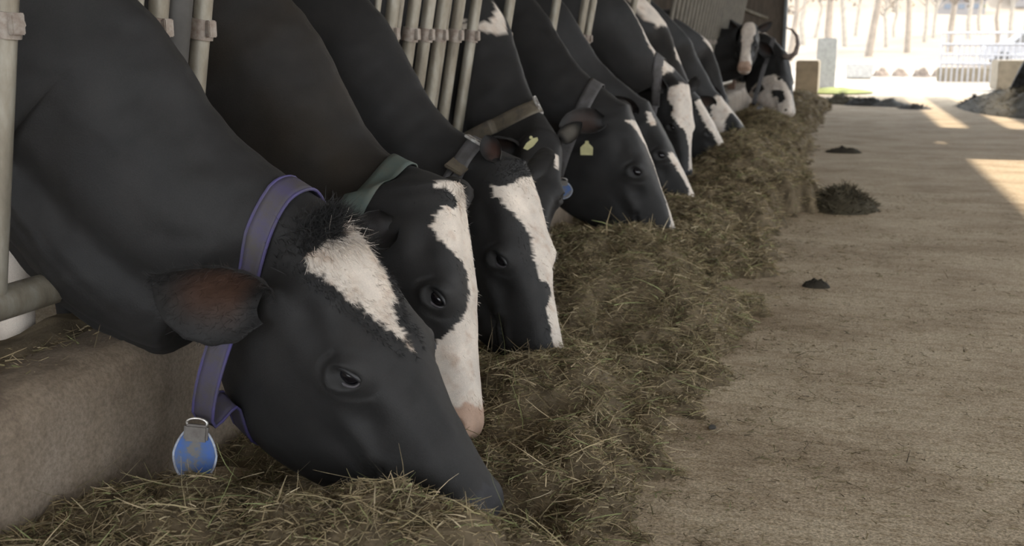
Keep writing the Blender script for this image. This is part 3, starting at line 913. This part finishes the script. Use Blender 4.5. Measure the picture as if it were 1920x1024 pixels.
# ---------------------------------------------------------------- the cows
SPECS = [
 dict(key='c1', wy=1.62, label='nearest cow, black with a white forehead wedge, wearing a purple collar with blue tag',
  poll=(-0.884, 1.72, 0.601), nose=(-0.509, 1.62, 0.118), mid=(-1.088, 1.73, 0.756), gate=(-1.24, 1.72, 0.972), roll=17, res=1.25, seed=3,
  neckdepth=1.05, hair=2600, earhair=1300, fur=3500, legx=[(-1.62, 1.75), (-1.64, 1.95)],
  ears={1: dict(at=(.115, .120, -.108), axis=(-.58, -1.0, .34), nor=(.45, -.40, -.40), len=.20, wid=.165, inner=(.075, .042, .030), cup=.42, at_=0),
        -1: dict(at=(.05, .09, -.10), axis=(-.5, .85, -.15))},
  collar=dict(top=(-.955, 1.735, .622), bot=(-1.09, 1.62, .222), mat=M_purple, edge=M_purple_edge, w=.046, lw=.055, lat=(-.12, -1, .05),
    tag=dict(at=(-1.09, 1.58, .172), size=(.106, .078), nor=(.30, -.94, .12), up=(.10, 0, 1)))),
 dict(key='c2', wy=2.34, label='second cow from the camera, black with an all-white muzzle and a wide green collar',
  poll=(-0.832, 2.27, 0.59), nose=(-0.697, 2.11, 0.055), mid=(-1.076, 2.38, 0.666), gate=(-1.283, 2.40, 0.984), roll=-8, res=.9, ears={1: dict(at=(.15,.10,-.13), axis=(-.60,-.70,-.30), nor=(.5,-.3,.4), len=.13, wid=.10, inner=(.014,.012,.012))}, seed=5, brown=.9, muzzle='pink', hair=500, hairlen=.014, fur=900,
  collar=dict(top=(-1.00, 2.36, .620), bot=(-1.19, 2.22, .25), mat=M_green, w=.062)),
 dict(key='c3', wy=3.05, label='third nearest cow, white stripe down its nose and a buckled grey and brown collar',
  poll=(-0.855, 2.81, 0.59), nose=(-0.667, 2.65, 0.055), mid=(-1.088, 2.88, 0.691), gate=(-1.324, 2.93, 1.013), roll=20, res=.85, ears={1: dict(at=(.0,.05,-.02), axis=(-.35,.1,.6), nor=(.1,-1,.2), len=.085, wid=.06, inner=(.05,.026,.02))}, seed=7, hair=500, hairlen=.014, fur=900,
  collar=dict(top=(-.985, 2.85, .615), bot=(-1.17, 2.75, .26), mat=M_grey, w=.05, pad=.62, padlen=.075, buckle=.25)),
 dict(key='c4', wy=3.98, label='black cow turning its face to the camera, brown collar, pale hair in its ear',
  poll=(-1.04, 3.80, 0.590), nose=(-0.985, 3.42, 0.21), mid=(-1.168, 4.0, 0.739), gate=(-1.34, 4.1, 1.074), ref=(.5, -1, .2), res=.6, seed=9, eartags=[dict(at=(-1.045, 3.62, .562), nor=(.3, -1, .3), size=(.040, .050), shape=[(-.55, -.45), (-.25, -.6), (.15, -.25), (.5, .3), (.45, .55), (.1, .45), (-.35, 0)])],
  ears={1: dict(at=(.05,.09,-.09), axis=(-.5,-.5,.15), len=.16), -1: dict(at=(-.06,.08,-.06), axis=(.75,-.3,.55), nor=(0,-1,-.2), len=.13, wid=.075, cup=.8, inner=(.20,.18,.155))},
  collar=dict(top=(-1.125, 3.93, .67), bot=(-1.47, 3.93, .50), mat=M_brown, w=.055, lw=.07, buckle=.05)),
 dict(key='c5', wy=4.72, label='black cow with one thin white blaze and a square yellow ear tag',
  poll=(-0.88, 4.5, 0.65), nose=(-0.605, 4.44, 0.10), mid=(-1.10, 4.55, 0.81), gate=(-1.346, 4.70, 1.099), roll=0, res=.7, seed=11, eartags=[dict(at=(-.998, 4.28, .485), nor=(.15, -1, .1), size=(.052, .05))], ears={1: dict(at=(.07,.10,-.10), axis=(-.72,-.65,.0), nor=(.35,-.5,.5), len=.20)},
  collar=dict(top=(-1.035, 4.55, .68), bot=(-1.155, 4.40, .335), mat=M_grey, w=.06, lw=.12, tag=dict(at=(-1.12, 4.36, .30), size=(.075, .085), nor=(.2, -1, .1)))),
 dict(key='c6', wy=5.44, label='black cow with a white nose stripe, half hidden behind the cow with square ear tag',
  poll=(-0.96, 5.45, 0.615), nose=(-0.64, 5.40, 0.10), mid=(-1.195, 5.4, 0.822), gate=(-1.39, 5.35, 1.123), res=.55, seed=13),
 dict(key='c7', wy=6.3, label='cow with a white streak down its neck and a broad white forehead',
  poll=(-0.935, 6.60, 0.67), nose=(-0.858, 6.5, 0.11), mid=(-1.10, 6.4, 0.885), gate=(-1.254, 6.3, 1.157), roll=25, res=.55, seed=15,
  collar=dict(top=(-1.08, 6.6, .69), bot=(-1.13, 6.5, .30), mat=M_grey, w=.05)),
 dict(key='c8', wy=7.05, label='cow with a long straight white blaze ending in a dark muzzle',
  poll=(-0.98, 7.6, 0.543), nose=(-0.676, 7.6, 0.07), mid=(-1.085, 7.4, 0.794), gate=(-1.178, 7.1, 1.087), res=.5, seed=17),
 dict(key='c9', wy=7.8, label='cow with white cheek patch and thin white nose rim, farthest muzzle of the tight group',
  poll=(-0.905, 8.25, 0.526), nose=(-0.505, 8.25, 0.067), mid=(-1.049, 8.15, 0.784), gate=(-1.146, 8.0, 0.990), res=.5, seed=19),
 dict(key='c10', wy=8.6, label='black cow with one small white neck patch in front of the dull far bars',
  poll=(-0.95, 9.2, 0.475), nose=(-0.86, 9.05, 0.06), mid=(-1.024, 9.1, 0.749), gate=(-1.108, 8.9, 0.955), withers=(-1.55, 8.9, 1.2), res=.5, seed=21),
 dict(key='c11', label='distant cow with raised head, white face and pink nose, looking at the camera',
  poll=(-1.01, 11.8, 1.135), nose=(-1.02, 11.45, 0.70), mid=(-1.20, 11.95, 1.08), gate=(-1.42, 12.05, 1.10), ref=(0, -1, .4), withers=(-1.9, 12.1, 1.28), res=.7, seed=23, muzzle='pink', neckdepth=1.15),
 dict(key='c12', label='horned black cow at the far end with a white spotted muzzle lowered to the feed',
  poll=(-0.67, 12.5, 0.83), nose=(-0.50, 12.2, 0.175), mid=(-0.87, 12.6, 1.02), gate=(-1.12, 12.7, 1.10), withers=(-1.6, 13.05, 1.32), roll=20, res=.5, seed=25, muzzle='coat', neckdepth=1.1,
  horns=[dict(pts=[(-.66, 12.4, .78), (-.60, 12.35, .77), (-.545, 12.33, .82), (-.525, 12.33, .91), (-.54, 12.33, 1.0), (-.60, 12.35, 1.07), (-.67, 12.37, 1.09)], r=[.034, .032, .028, .024, .019, .013, .005])],
  collar=dict(top=(-.80, 12.55, .98), bot=(-.97, 12.3, .25), mat=M_grey, w=.05, lw=.1, tag=dict(at=(-.886, 12.2, .20), size=(.10, .08), nor=(0, -1, .1)))),
 dict(key='c14', label='black cow at the right edge of the picture, feeding at the far right heap',
  poll=(2.438, 17.0, 0.73), nose=(2.23, 17.0, 0.261), mid=(2.656, 17.0, .93), gate=(2.9, 17.0, 1.13), ref=(-1, 0, .6), dir=1, withers=(3.5, 17, 1.35), res=.5, seed=27),
]
for sp in SPECS:
    sp.update(COAT.get(sp['key'], {}))
    make_cow(sp)
# ---------------------------------------------------------------- feed fence
LEAN = .17
def fx(z): return -1.45 + LEAN*(z-.42)
ff = empty('feed_fence', (-1.45, 9.0, 0))
tag(ff, 'steel headlock fence of slanting upright bars along the left cow row', 'fence')
fb = np.array(ff.location)
def rel(p): return Vector(np.array(p)-fb)
MB().tube([rel((fx(.44), .3, .44)), rel((fx(.44), 14.4, .44))], .032, 14).build('bottom_rail', M_steel, ff)
MB().tube([rel((fx(1.62), .3, 1.62)), rel((fx(1.62), 14.4, 1.62))], .030, 14).build('top_rail', M_steel, ff)
M_farbar = simple('dull_bar', (.16, .14, .11), .6, .2, scale=12)
def bar(y, clamp=True, r=.021, zc=.935, z0=.44, z1=1.62, m=None):
    b = MB().tube([rel((fx(z0), y, z0)), rel((fx(z1), y, z1))], r, 14).build('bar', m or M_steel, ff)
    if clamp:
        m_ = MB(); d = Vector((LEAN, 0, 1)).normalized()
        p = rel((fx(zc), y, zc))
        m_.tube([p-d*.022, p+d*.022], r+.0065, 16)
        m_.box(p+Vector((r+.006, -.004, 0)), (.012, .03, .036), bev=.002)
        m_.tube([p+Vector((.0, r+.003, .0)), p+Vector((.0, r+.020, 0))], .008, 6)
        m_.build('clamp', M_clamp, b)
def strip(y, r=.011, dx=-.02):
    MB().tube([rel((fx(.44)+dx, y, .44)), rel((fx(1.62)+dx, y, 1.62))], r, 10).build('bar', M_steel, ff)
main = [1.515, 1.94, 2.10, 3.13, 3.30, 3.43, 3.56, 3.72, 3.90, 4.32, 5.05, 5.62, 5.80, 6.95, 7.4]
for y in main: bar(y)
for y in [1.44, 1.90, 2.055, 3.06, 3.235, 3.50, 3.665]: strip(y)
bar(2.00, False, .034, m=M_darksteel)
for k in range(26): bar(8.55+k*.226, k % 2 == 0, .019, m=M_farbar)
fp = MB().box((-1.44, 14.55, .95), (.10, .09, 1.9), bev=.01).build('steel_post', M_rust)
tag(fp, 'rusty brown steel post at the far end of the feed fence', 'post')
fp2 = MB().box((-1.62, .22, .95), (.10, .09, 1.9), bev=.01).build('steel_post', M_rust)
tag(fp2, 'steel post at the near end of the feed fence, left of the camera', 'post')
br = MB().tube([(-2.07, 20.215, 1.63), (-1.41, 20.215, 1.375)], .03, 12).build('brace_pipe', M_steel)
tag(br, 'pale diagonal pipe fixed across the dark end wall', 'pipe')

# ---------------------------------------------------------------- feed heaps and straw
MOUNDS = [(-.28, 1.75, .14, .03), (-.80, 2.55, .25, .085), (-.60, 2.42, .27, .055), (-.48, 2.05, .2, .045), (-.36, 2.75, .2, .05),
          (-1.05, 2.0, .2, .05), (-.78, 3.4, .35, .15), (-.45, 3.5, .25, .08), (-.85, 4.2, .35, .15), (-.5, 4.6, .3, .10), (-.8, 5.3, .4, .14), (-.42, 5.6, .3, .10), (-.1, 6.1, .2, .09), (-.05, 6.5, .2, .07)]
r0 = np.random.default_rng(4)
for k in range(30): MOUNDS.append((-.85+r0.uniform(-.15, .45), 6.2+k*.42, r0.uniform(.28, .45), r0.uniform(.08, .15)))
def hh(x, y):
    P = np.stack([x, y, np.zeros_like(x)], -1).reshape(-1, 3)
    h = np.zeros(len(P))
    xx, yy = P[:, 0], P[:, 1]
    for mx, my, r, a in MOUNDS:
        h += a*np.exp(-(((xx-mx)/r)**2+((yy-my)/(r*1.15))**2)*1.2)
    n = vnoise(P, .42, 31, 3)*.036+vnoise(P, .11, 32, 2)*.010
    h += (.122+.028*smooth((xx+.95)/.2)+.010*smooth((xx+.76)/.15))*np.exp(-(np.maximum(yy-1.49, 0)/.16)**2)*(1-.25*smooth((1.45-yy)/.3))*smooth((-.22-xx)/.24)*(1+.10*vnoise(P, .3, 44, 2))
    edge = EDGE(yy)+.07*vnoise(P, .40, 35, 2)+.05*vnoise(P, .13, 36, 2)
    env = smooth((edge-xx)/.22)
    gap = np.clip(vnoise(P, .45, 38, 3)*1.2+.60-1.2*h*6, -.2, 1)
    h = (h*.95+.018+n-.034*np.clip(gap, 0, 1))*env-.02*(1-env)
    return np.where(xx < -1.26, np.minimum(h, .22), h).reshape(np.shape(x))
def EDGE(y): return np.interp(y, [0, 1.6, 2.0, 2.4, 2.85, 3.7, 5.0, 5.8, 6.4, 7.2, 9, 13, 19.5], [-.30, -.28, -.20, -.30, -.20, -.16, -.20, -.20, .04, -.12, -.22, -.2, -.10])
V, Q = grid(-1.272, .25, .5, 19.6, 110, 1300, hh)
V[:, 2] += rng.uniform(0, .006, len(V))
keep = (V[Q, 2].max(1) > .001)
Q = Q[keep]
hc = np.array([.15, .115, .072])*(1+.35*vnoise(V, .05, 41, 3)+.3*vnoise(V, .012, 42, 2))[:, None]
HB = quads_obj('feed_silage', V, Q, M_hay, None, np.clip(hc, .01, 1), smooth=True)
tag(HB, 'long matted bed of chopped silage under the feeding heads', 'feed', kind='stuff')

PAL = .88*np.array([[.34, .265, .155], [.25, .195, .115], [.42, .335, .205], [.50, .415, .27], [.28, .245, .125], [.26, .27, .12], [.14, .11, .07]])
PW = np.array([.26, .22, .17, .07, .12, .05, .11])
def straw(name, n, x0, x1, y0, y1, hfn, ln, wd, label, pal=PAL, pw=PW, thr=.0, flat=.35, bias=1.0, lift=.008, segs=3, curl=.35, xpow=None):
    y = y0+(y1-y0)*rng.random(n)**bias
    x = rng.uniform(x0, x1, n)
    z = hfn(x, y); ok = z > thr
    x, y, z = x[ok], y[ok], z[ok]; n = len(x)
    th = rng.uniform(0, 2*math.pi, n); ph = rng.normal(0, flat, n)
    d = np.stack([np.cos(th)*np.cos(ph), np.sin(th)*np.cos(ph), np.abs(np.sin(ph))*.9], 1)
    ll = ln*rng.lognormal(0, .45, n)
    c = pal[rng.choice(len(pal), n, p=pw/pw.sum())]*rng.uniform(.7, 1.3, (n, 1))
    L_ = ll
    roots = np.stack([x, y, z+rng.uniform(-.3, 1, n)*lift], 1)-d*(L_/2)[:, None]*np.array([1, 1, 0])
    o = strands(name, roots, d, L_, wd, c, M_hay, None, segs=segs, curl=curl, droopz=.15)
    if label: tag(o, label, 'feed', kind='stuff')
    return o
straw('chopped_grass', 170000, -1.27, .14, .95, 4.2, hh, .020, .0020, 'short chopped grass covering the near feed heap', lift=.012, bias=1.0, segs=2, thr=-.006)
straw('long_straw', 7500, -1.27, .05, .95, 4.0, hh, .055, .0023, 'loose longer straw stalks lying over the near feed heap', flat=.30, lift=.014, segs=4, curl=.5,
      pal=.92*np.array([[.46, .37, .23], [.36, .295, .17], [.29, .31, .14], [.55, .46, .31], [.25, .20, .12]]), pw=np.array([.28, .3, .2, .07, .15]), thr=.004)
straw('feed_grass', 110000, -1.27, .30, 4.1, 19.5, hh, .036, .0042, 'chopped grass feed stretching along the curb towards the barn end', lift=.02, bias=1.7, segs=2, thr=.004)
flat0 = lambda x, y: np.full_like(x, .003)
straw('straw_litter', 60000, -.35, 1.3, 1.0, 7.0, lambda x, y: np.where(rng.random(len(x)) < (np.exp(-(x+.3)/.33)+.10)*np.clip(.35+1.2*vnoise(np.stack([x, y, 0*x], 1), .30, 77, 3), 0, 1), .004, -1), .015, .0026, 'scattered chopped litter on the alley floor beside the feed', lift=.003, flat=.08, segs=1, thr=0,
      pal=PAL*.62)
straw('curb_straw', 3500, -1.50, -1.34, .9, 3.0, lambda x, y: .322+.0*x, .03, .0026, 'dry straw bits lying on top of the near curb', lift=.01, flat=.15, segs=2)
V, Q = grid(-1.56, -1.37, .6, 19.4, 14, 500, lambda x, y: .30+.035*np.clip((-1.38-x)/.12, 0, 1)+.010*vnoise(np.stack([x.ravel(), y.ravel(), 0*x.ravel()], 1), .15, 51, 2).reshape(x.shape))
tag(quads_obj('curb_litter', V, Q, M_hay, None, np.repeat(np.array([[.16, .125, .082]]), len(V), 0)*(1+.3*vnoise(V, .04, 3, 2))[:, None], smooth=True), 'old litter packed along the back of the near curb top', 'litter', kind='stuff')

# right heap, dark clods, lumps
def heap(name, cx, cy, rx, ry, h, label, col, seed, n=40, strawn=0, mh=M_hay, kind=None, cat='feed'):
    th = np.linspace(0, 2*math.pi, n, endpoint=False); rs = np.linspace(0, 1, max(8, n//2))
    T, Rr = np.meshgrid(th, rs)
    x = cx+rx*Rr*np.cos(T); y = cy+ry*Rr*np.sin(T)
    P = np.stack([x.ravel(), y.ravel(), 0*x.ravel()], 1)
    m_ = min(rx, ry)
    z = h*(1-Rr.ravel()**2)**1.0*(1+.4*vnoise(P, m_*1.2, seed, 2))+.15*h*vnoise(P, m_*.35, seed+1, 2)*(1-Rr.ravel()**4)
    z = np.maximum(z, .0)-.004*(Rr.ravel() > .99)
    V = np.stack([x.ravel(), y.ravel(), z], 1); nr = len(rs)
    i = (np.arange(nr-1)[:, None]*n+np.arange(n)[None]).ravel(); j = (np.arange(nr-1)[:, None]*n+(np.arange(n)[None]+1) % n).ravel()
    V = V-np.array([cx, cy, 0])
    o = quads_obj(name, V, np.stack([i, j, j+n, i+n], 1), mh, None, np.array(col)*(1+.3*vnoise(V, m_*.25, seed+2, 2))[:, None], smooth=True)
    o.location = (cx, cy, 0)
    if strawn:
        idx = rng.integers(0, len(V), strawn); d = rng.normal(size=(strawn, 3)); d[:, 2] = np.abs(d[:, 2])*.5; d /= np.linalg.norm(d, axis=1)[:, None]
        strands('straw', V[idx], d, min(m_*.22, .07), min(m_*.03, .006), np.array(col)*rng.uniform(.6, 2.0, (strawn, 1)), M_hay, o, segs=2)['kind'] = 'stuff'
    tag(o, label, cat, kind=kind); return o
heap('feed_heap', 2.55, 17.0, .95, 2.6, .26, 'dark heap of feed on the far right side of the alley', (.075, .065, .045), 61, 70, 2500, kind='stuff')
heap('dung_clod', -.06, 4.13, .055, .04, .03, 'small dark clod lying alone on the floor right of the feed', (.035, .03, .022), 62, 24, 120, cat='clod')
heap('dung_clod', .02, 9.6, .16, .1, .04, 'thin dark scrap of feed on the floor beyond the far cow muzzles', (.045, .038, .028), 66, 24, 100, cat='clod')
heap('grass_clump', .02, 6.25, .20, .26, .10, 'loose clump of feed that spilled out to the right of the row', (.06, .05, .032), 63, 40, 1500, cat='feed')
far = [(-.02, 17.8, .28, .30, .13, (.13, .12, .09)), (.32, 17.4, .34, .25, .10, (.06, .06, .06)), (.66, 17.25, .30, .25, .08, (.13, .13, .13)), (.98, 16.6, .24, .2, .05, (.07, .068, .065)), (1.85, 17.4, .25, .3, .12, (.06, .06, .065))]
lb = ['greenish grey clump of feed at the end of the left heap', 'dark clump of refuse on the floor near the barn exit, between two greyer ones', 'grey ragged clump of refuse near the barn exit', 'low flat dark clump nearest the middle of the barn exit', 'small dark clump just left of the far right feed heap']
for k, (a, b, c, d, e, f_) in enumerate(far): heap('refuse_clump', a, b, c, d, e, lb[k], f_, 70+k, 30, 260, cat='clump')
# pebble like crumbs
def crumb(x, y, r, label, col):
    bm = bmesh.new(); bmesh.ops.create_icosphere(bm, subdivisions=2, radius=r)
    for v in bm.verts: v.co *= 1+random.uniform(-.25, .25); v.co.z *= .6
    me = bpy.data.meshes.new('crumb'); bm.to_mesh(me); bm.free(); me.materials.append(simple('crumb_'+label[:4], col, .9))
    o = bpy.data.objects.new('crumb', me); C.objects.link(o); o.location = (x, y, r*.4); tag(o, label, 'crumb')
crumb(-.255, 2.46, .010, 'small dark crumb on the floor right of the near feed', (.05, .045, .04))
crumb(-.56, 3.85, .017, 'small pale lump of maize lying on the feed', (.42, .33, .24)); bpy.data.objects['crumb.001'].location.z = .10

# ---------------------------------------------------------------- beyond the barn
def block(name, x0, x1, y0, y1, h, label, m=M_block, cat='block', z0=0):
    o = MB().box(((x0+x1)/2, (y0+y1)/2, z0+h/2), (x1-x0, y1-y0, h), bev=.02).build(name, m, smooth=False); tag(o, label, cat); return o
block('concrete_block', -.92, -.50, 21.2, 22.6, .62, 'square concrete block outside the barn, left of the exit')
block('concrete_block', 2.95, 3.50, 24.0, 25.2, .60, 'square concrete block outside the barn, right of the exit')
block('white_tank', -.62, -.22, 24.0, 24.8, 1.05, 'white upright box behind the left concrete block', simple('white_plastic', (.4, .4, .4), .5), 'box')
g_ = heap('grass_verge', -.2, 22.6, .75, 1.0, .06, 'strip of sunlit grass at the foot of the left block', (.17, .19, .06), 90, 40, 0, cat='grass', kind='stuff')
block('stone_kerb', .0, .7, 32, 33, .40, 'low white kerb stone beyond the yard on the left', simple('white_stone', (.4, .39, .37), .8), 'kerb')
for k in range(6):
    heap('stone', 1.0+k*.55, 34+.3*(k % 2), .28, .25, .22, ['pale boulder in a row across the far yard, left end', 'pale boulder in the far row, second from left', 'pale boulder in the far row, third from left', 'pale boulder in the far row, third from right', 'pale boulder in the far row, second from right', 'pale boulder in the far row, right end'][k], (.17, .135, .11), 100+k, 20, 0, cat='stone')
# white pipe barrier
def railing(label, x0, y0, x1, y1, h, n, low):
    e = empty('pipe_railing', (x0, y0, 0)); tag(e, label, 'railing', )
    wm = M_white
    for z in ((h, h*.5) if not low else (h,)):
        MB().tube([(0, 0, z), (x1-x0, y1-y0, z)], .03, 10).build('rail', wm, e)
    for k in range(n):
        t = k/(n-1); MB().tube([((x1-x0)*t, (y1-y0)*t, 0), ((x1-x0)*t, (y1-y0)*t, h)], .018, 8).build('upright', wm, e)
M_white = simple('white_paint', (.34, .34, .36), .5)
M_dull = simple('dull_steel', (.42, .42, .46), .5)
railing('long white pipe railing beyond the right block, running back to the right', 2.25, 29.0, 5.2, 27.0, .92, 26, False)
railing('white pipe railing behind the first one at the right', 2.6, 34.0, 7.5, 33.0, 1.25, 30, False)
block('low_wall', 2.2, 5.4, 29.3, 29.6, .35, 'low pale wall below the pipe railing', M_block, 'wall')
# car
def car(x, y):
    e = empty('car', (x, y, 0)); tag(e, 'white car parked beyond the railing at the upper right', 'car')
    prof = [(-2.1, .35), (-2.1, .75), (-1.95, .9), (-1.2, .98), (-.7, 1.42), (.7, 1.45), (1.35, 1.0), (2.05, .85), (2.1, .4)]
    m = MB(); n = len(prof)
    for s_ in (-.85, .85): pass
    V_ = [(p[0], -.85 if p[1] < 1 else -.7, p[1]) for p in prof]+[(p[0], .85 if p[1] < 1 else .7, p[1]) for p in prof]
    m.add(V_, [tuple(range(n))[::-1], tuple(range(n, 2*n))]+[(i, (i+1) % n, (i+1) % n+n, i+n) for i in range(n)])
    m.build('body', M_white, e, smooth=False)
    m = MB(); q = [(-1.05, 1.0), (-.68, 1.36), (.66, 1.38), (1.15, 1.02)]
    for s_ in (-1, 1): m.add([(a, s_*(.87-.16*(z-1)/.4), z) for a, z in q], [(0, 1, 2, 3)])
    m.build('side_window', M_darksteel, e, smooth=False)
    for wx in (-1.35, 1.3):
        for s_ in (-1, 1): MB().tube([(wx, s_*.68, .33), (wx, s_*.88, .33)], .33, 20).build('wheel', M_darksteel, e)
car(7.3, 48.0)
# houses on the far side
def house(x, y, w, d, h, label, wm, rm, z=0):
    e = empty('house', (x, y, z)); tag(e, label, 'house')
    MB().box((0, 0, h/2), (w, d, h)).build('wall', wm, e, smooth=False)
    m = MB(); r = h+w*.28
    m.add([(-w*.56, -d*.56, h), (w*.56, -d*.56, h), (w*.56, d*.56, h), (-w*.56, d*.56, h), (-w*.56, 0, r), (w*.56, 0, r)], [(0, 1, 5, 4), (2, 3, 4, 5), (1, 2, 5), (3, 0, 4), (3, 2, 1, 0)])
    m.build('roof', rm, e, smooth=False)
    for k in range(3):
        MB().box((-w*.3+k*w*.3, -d/2-.03, h*.55), (w*.13, .08, h*.3)).build('window', M_pane, e, smooth=False)
M_pane = simple('window_pane', (.12, .14, .17), .2)
M_house = simple('house_render', (.24, .22, .21), .8); M_blueroof = simple('slate_roof', (.10, .115, .145), .7); M_tan = simple('tan_roof', (.16, .125, .10), .8)
house(16.8, 190, 7, 6, 2.4, 'white house with a blue grey roof far behind the yard', M_house, M_blueroof, z=5.6)
house(30.5, 205, 9, 7, 3.0, 'pale house with a tan roof at the far upper right', M_house, M_tan, z=7.2)
# slope with bare pale trees
def slope(x, y): return np.interp(y, [40, 60, 120, 200, 280], [-.05, .2, 2.0, 6.5, 46])+.25*np.sin(x*.3+y*.2)*np.clip((y-50)/30, 0, 1)
V, Q = grid(-130, 150, 42, 280, 90, 90, slope)
M_slope = simple('dry_slope', (.205, .168, .130), .95, scale=.35, col2=(.175, .14, .105), bstr=0)
tag(quads_obj('hillside', V, Q, M_slope, smooth=True), 'pale dry wooded hillside closing the view beyond the yard', 'hillside', kind='structure')
M_bark = simple('pale_bark', (.32, .285, .24), .9, scale=3); M_bark2 = simple('grey_bark', (.26, .22, .18), .9, scale=3); M_leaf = simple('spring_leaf', (.42, .43, .20), .9, scale=3)
def tree(x, y, h, label, mt, seed, leaves=None, group=None):
    r = random.Random(seed); z = float(slope(np.array(x), np.array(y)))-.3
    e = empty('tree', (x, y, z)); tag(e, label, 'tree', group=group)
    m = MB(); tr = [(0, 0, 0)]
    for k in range(1, 7): tr.append((tr[-1][0]+r.uniform(-.03, .03)*h, tr[-1][1], h*k/6))
    m.tube(tr, [h*.022*(1-.14*k) for k in range(7)], 8)
    m.build('trunk', mt, e)
    m = MB(); tips = []
    for k in range(16):
        t = r.uniform(.3, .98); a = r.uniform(0, 6.28); l = h*r.uniform(.12, .30)*(1.2-t*.6)
        i = min(5, int(t*6)); p = Vector(tr[i]).lerp(Vector(tr[i+1]), t*6-i)
        q = p+Vector((math.cos(a)*l*.6, math.sin(a)*l*.6, l*.55)); q2 = q+Vector((math.cos(a)*l*.25, math.sin(a)*l*.2, l*.5))
        m.tube([p, q, q2], [h*.008, h*.005, h*.0015], 5); tips += [q, q2]
        for kk in range(3):
            a2 = a+r.uniform(-1, 1); s_ = q.lerp(p, r.random()*.6); m.tube([s_, s_+Vector((math.cos(a2)*l*.4, math.sin(a2)*l*.4, l*.35))], [h*.003, h*.001], 4)
    m.build('branches', mt, e)
    if leaves:
        n = 500; c = np.array([tips[r.randrange(len(tips))] for _ in range(n)])+rng.normal(0, h*.05, (n, 3))
        d = rng.normal(size=(n, 3)); d /= np.linalg.norm(d, axis=1)[:, None]
        strands('foliage', c, d, h*.035, h*.02, np.repeat([leaves], n, 0)*rng.uniform(.7, 1.2, (n, 1)), M_hay, e, segs=1)
names = ['leftmost tall pale trunk behind the yard', 'tall pale trunk right of the leftmost one']
tx = []
NT = 20
for k in range(NT):
    y = 56+((k*7) % NT)*3.2; px = 1490+(430/NT)*(k+random.random()*.6)
    x = (px-1590)/2000*y*1.02
    col = M_bark if k % 3 else M_bark2
    lv = (.15, .16, .07) if k in (9, 10, 14) else ((.16, .13, .10) if k % 4 == 0 else None)
    kind = 'green leafed' if k in (9, 10, 14) else ('bare pale' if col is M_bark else 'bare grey')
    ordn = ['leftmost', 'second', 'third', 'fourth', 'fifth', 'sixth', 'seventh', 'eighth', 'ninth', 'tenth', 'eleventh', 'twelfth', 'thirteenth', 'fourteenth', 'fifteenth', 'sixteenth', 'seventeenth', 'eighteenth', 'nineteenth', 'rightmost'][k]
    tree(x, y, random.uniform(7, 11), ordn+(' tree' if k in (0, 19) else ' tree from the left')+' on the hazy hillside, '+{'green leafed': 'with light green leaves', 'bare pale': 'bare and pale barked', 'bare grey': 'bare and grey barked'}[kind], col, k, lv, group='trees on the hillside')
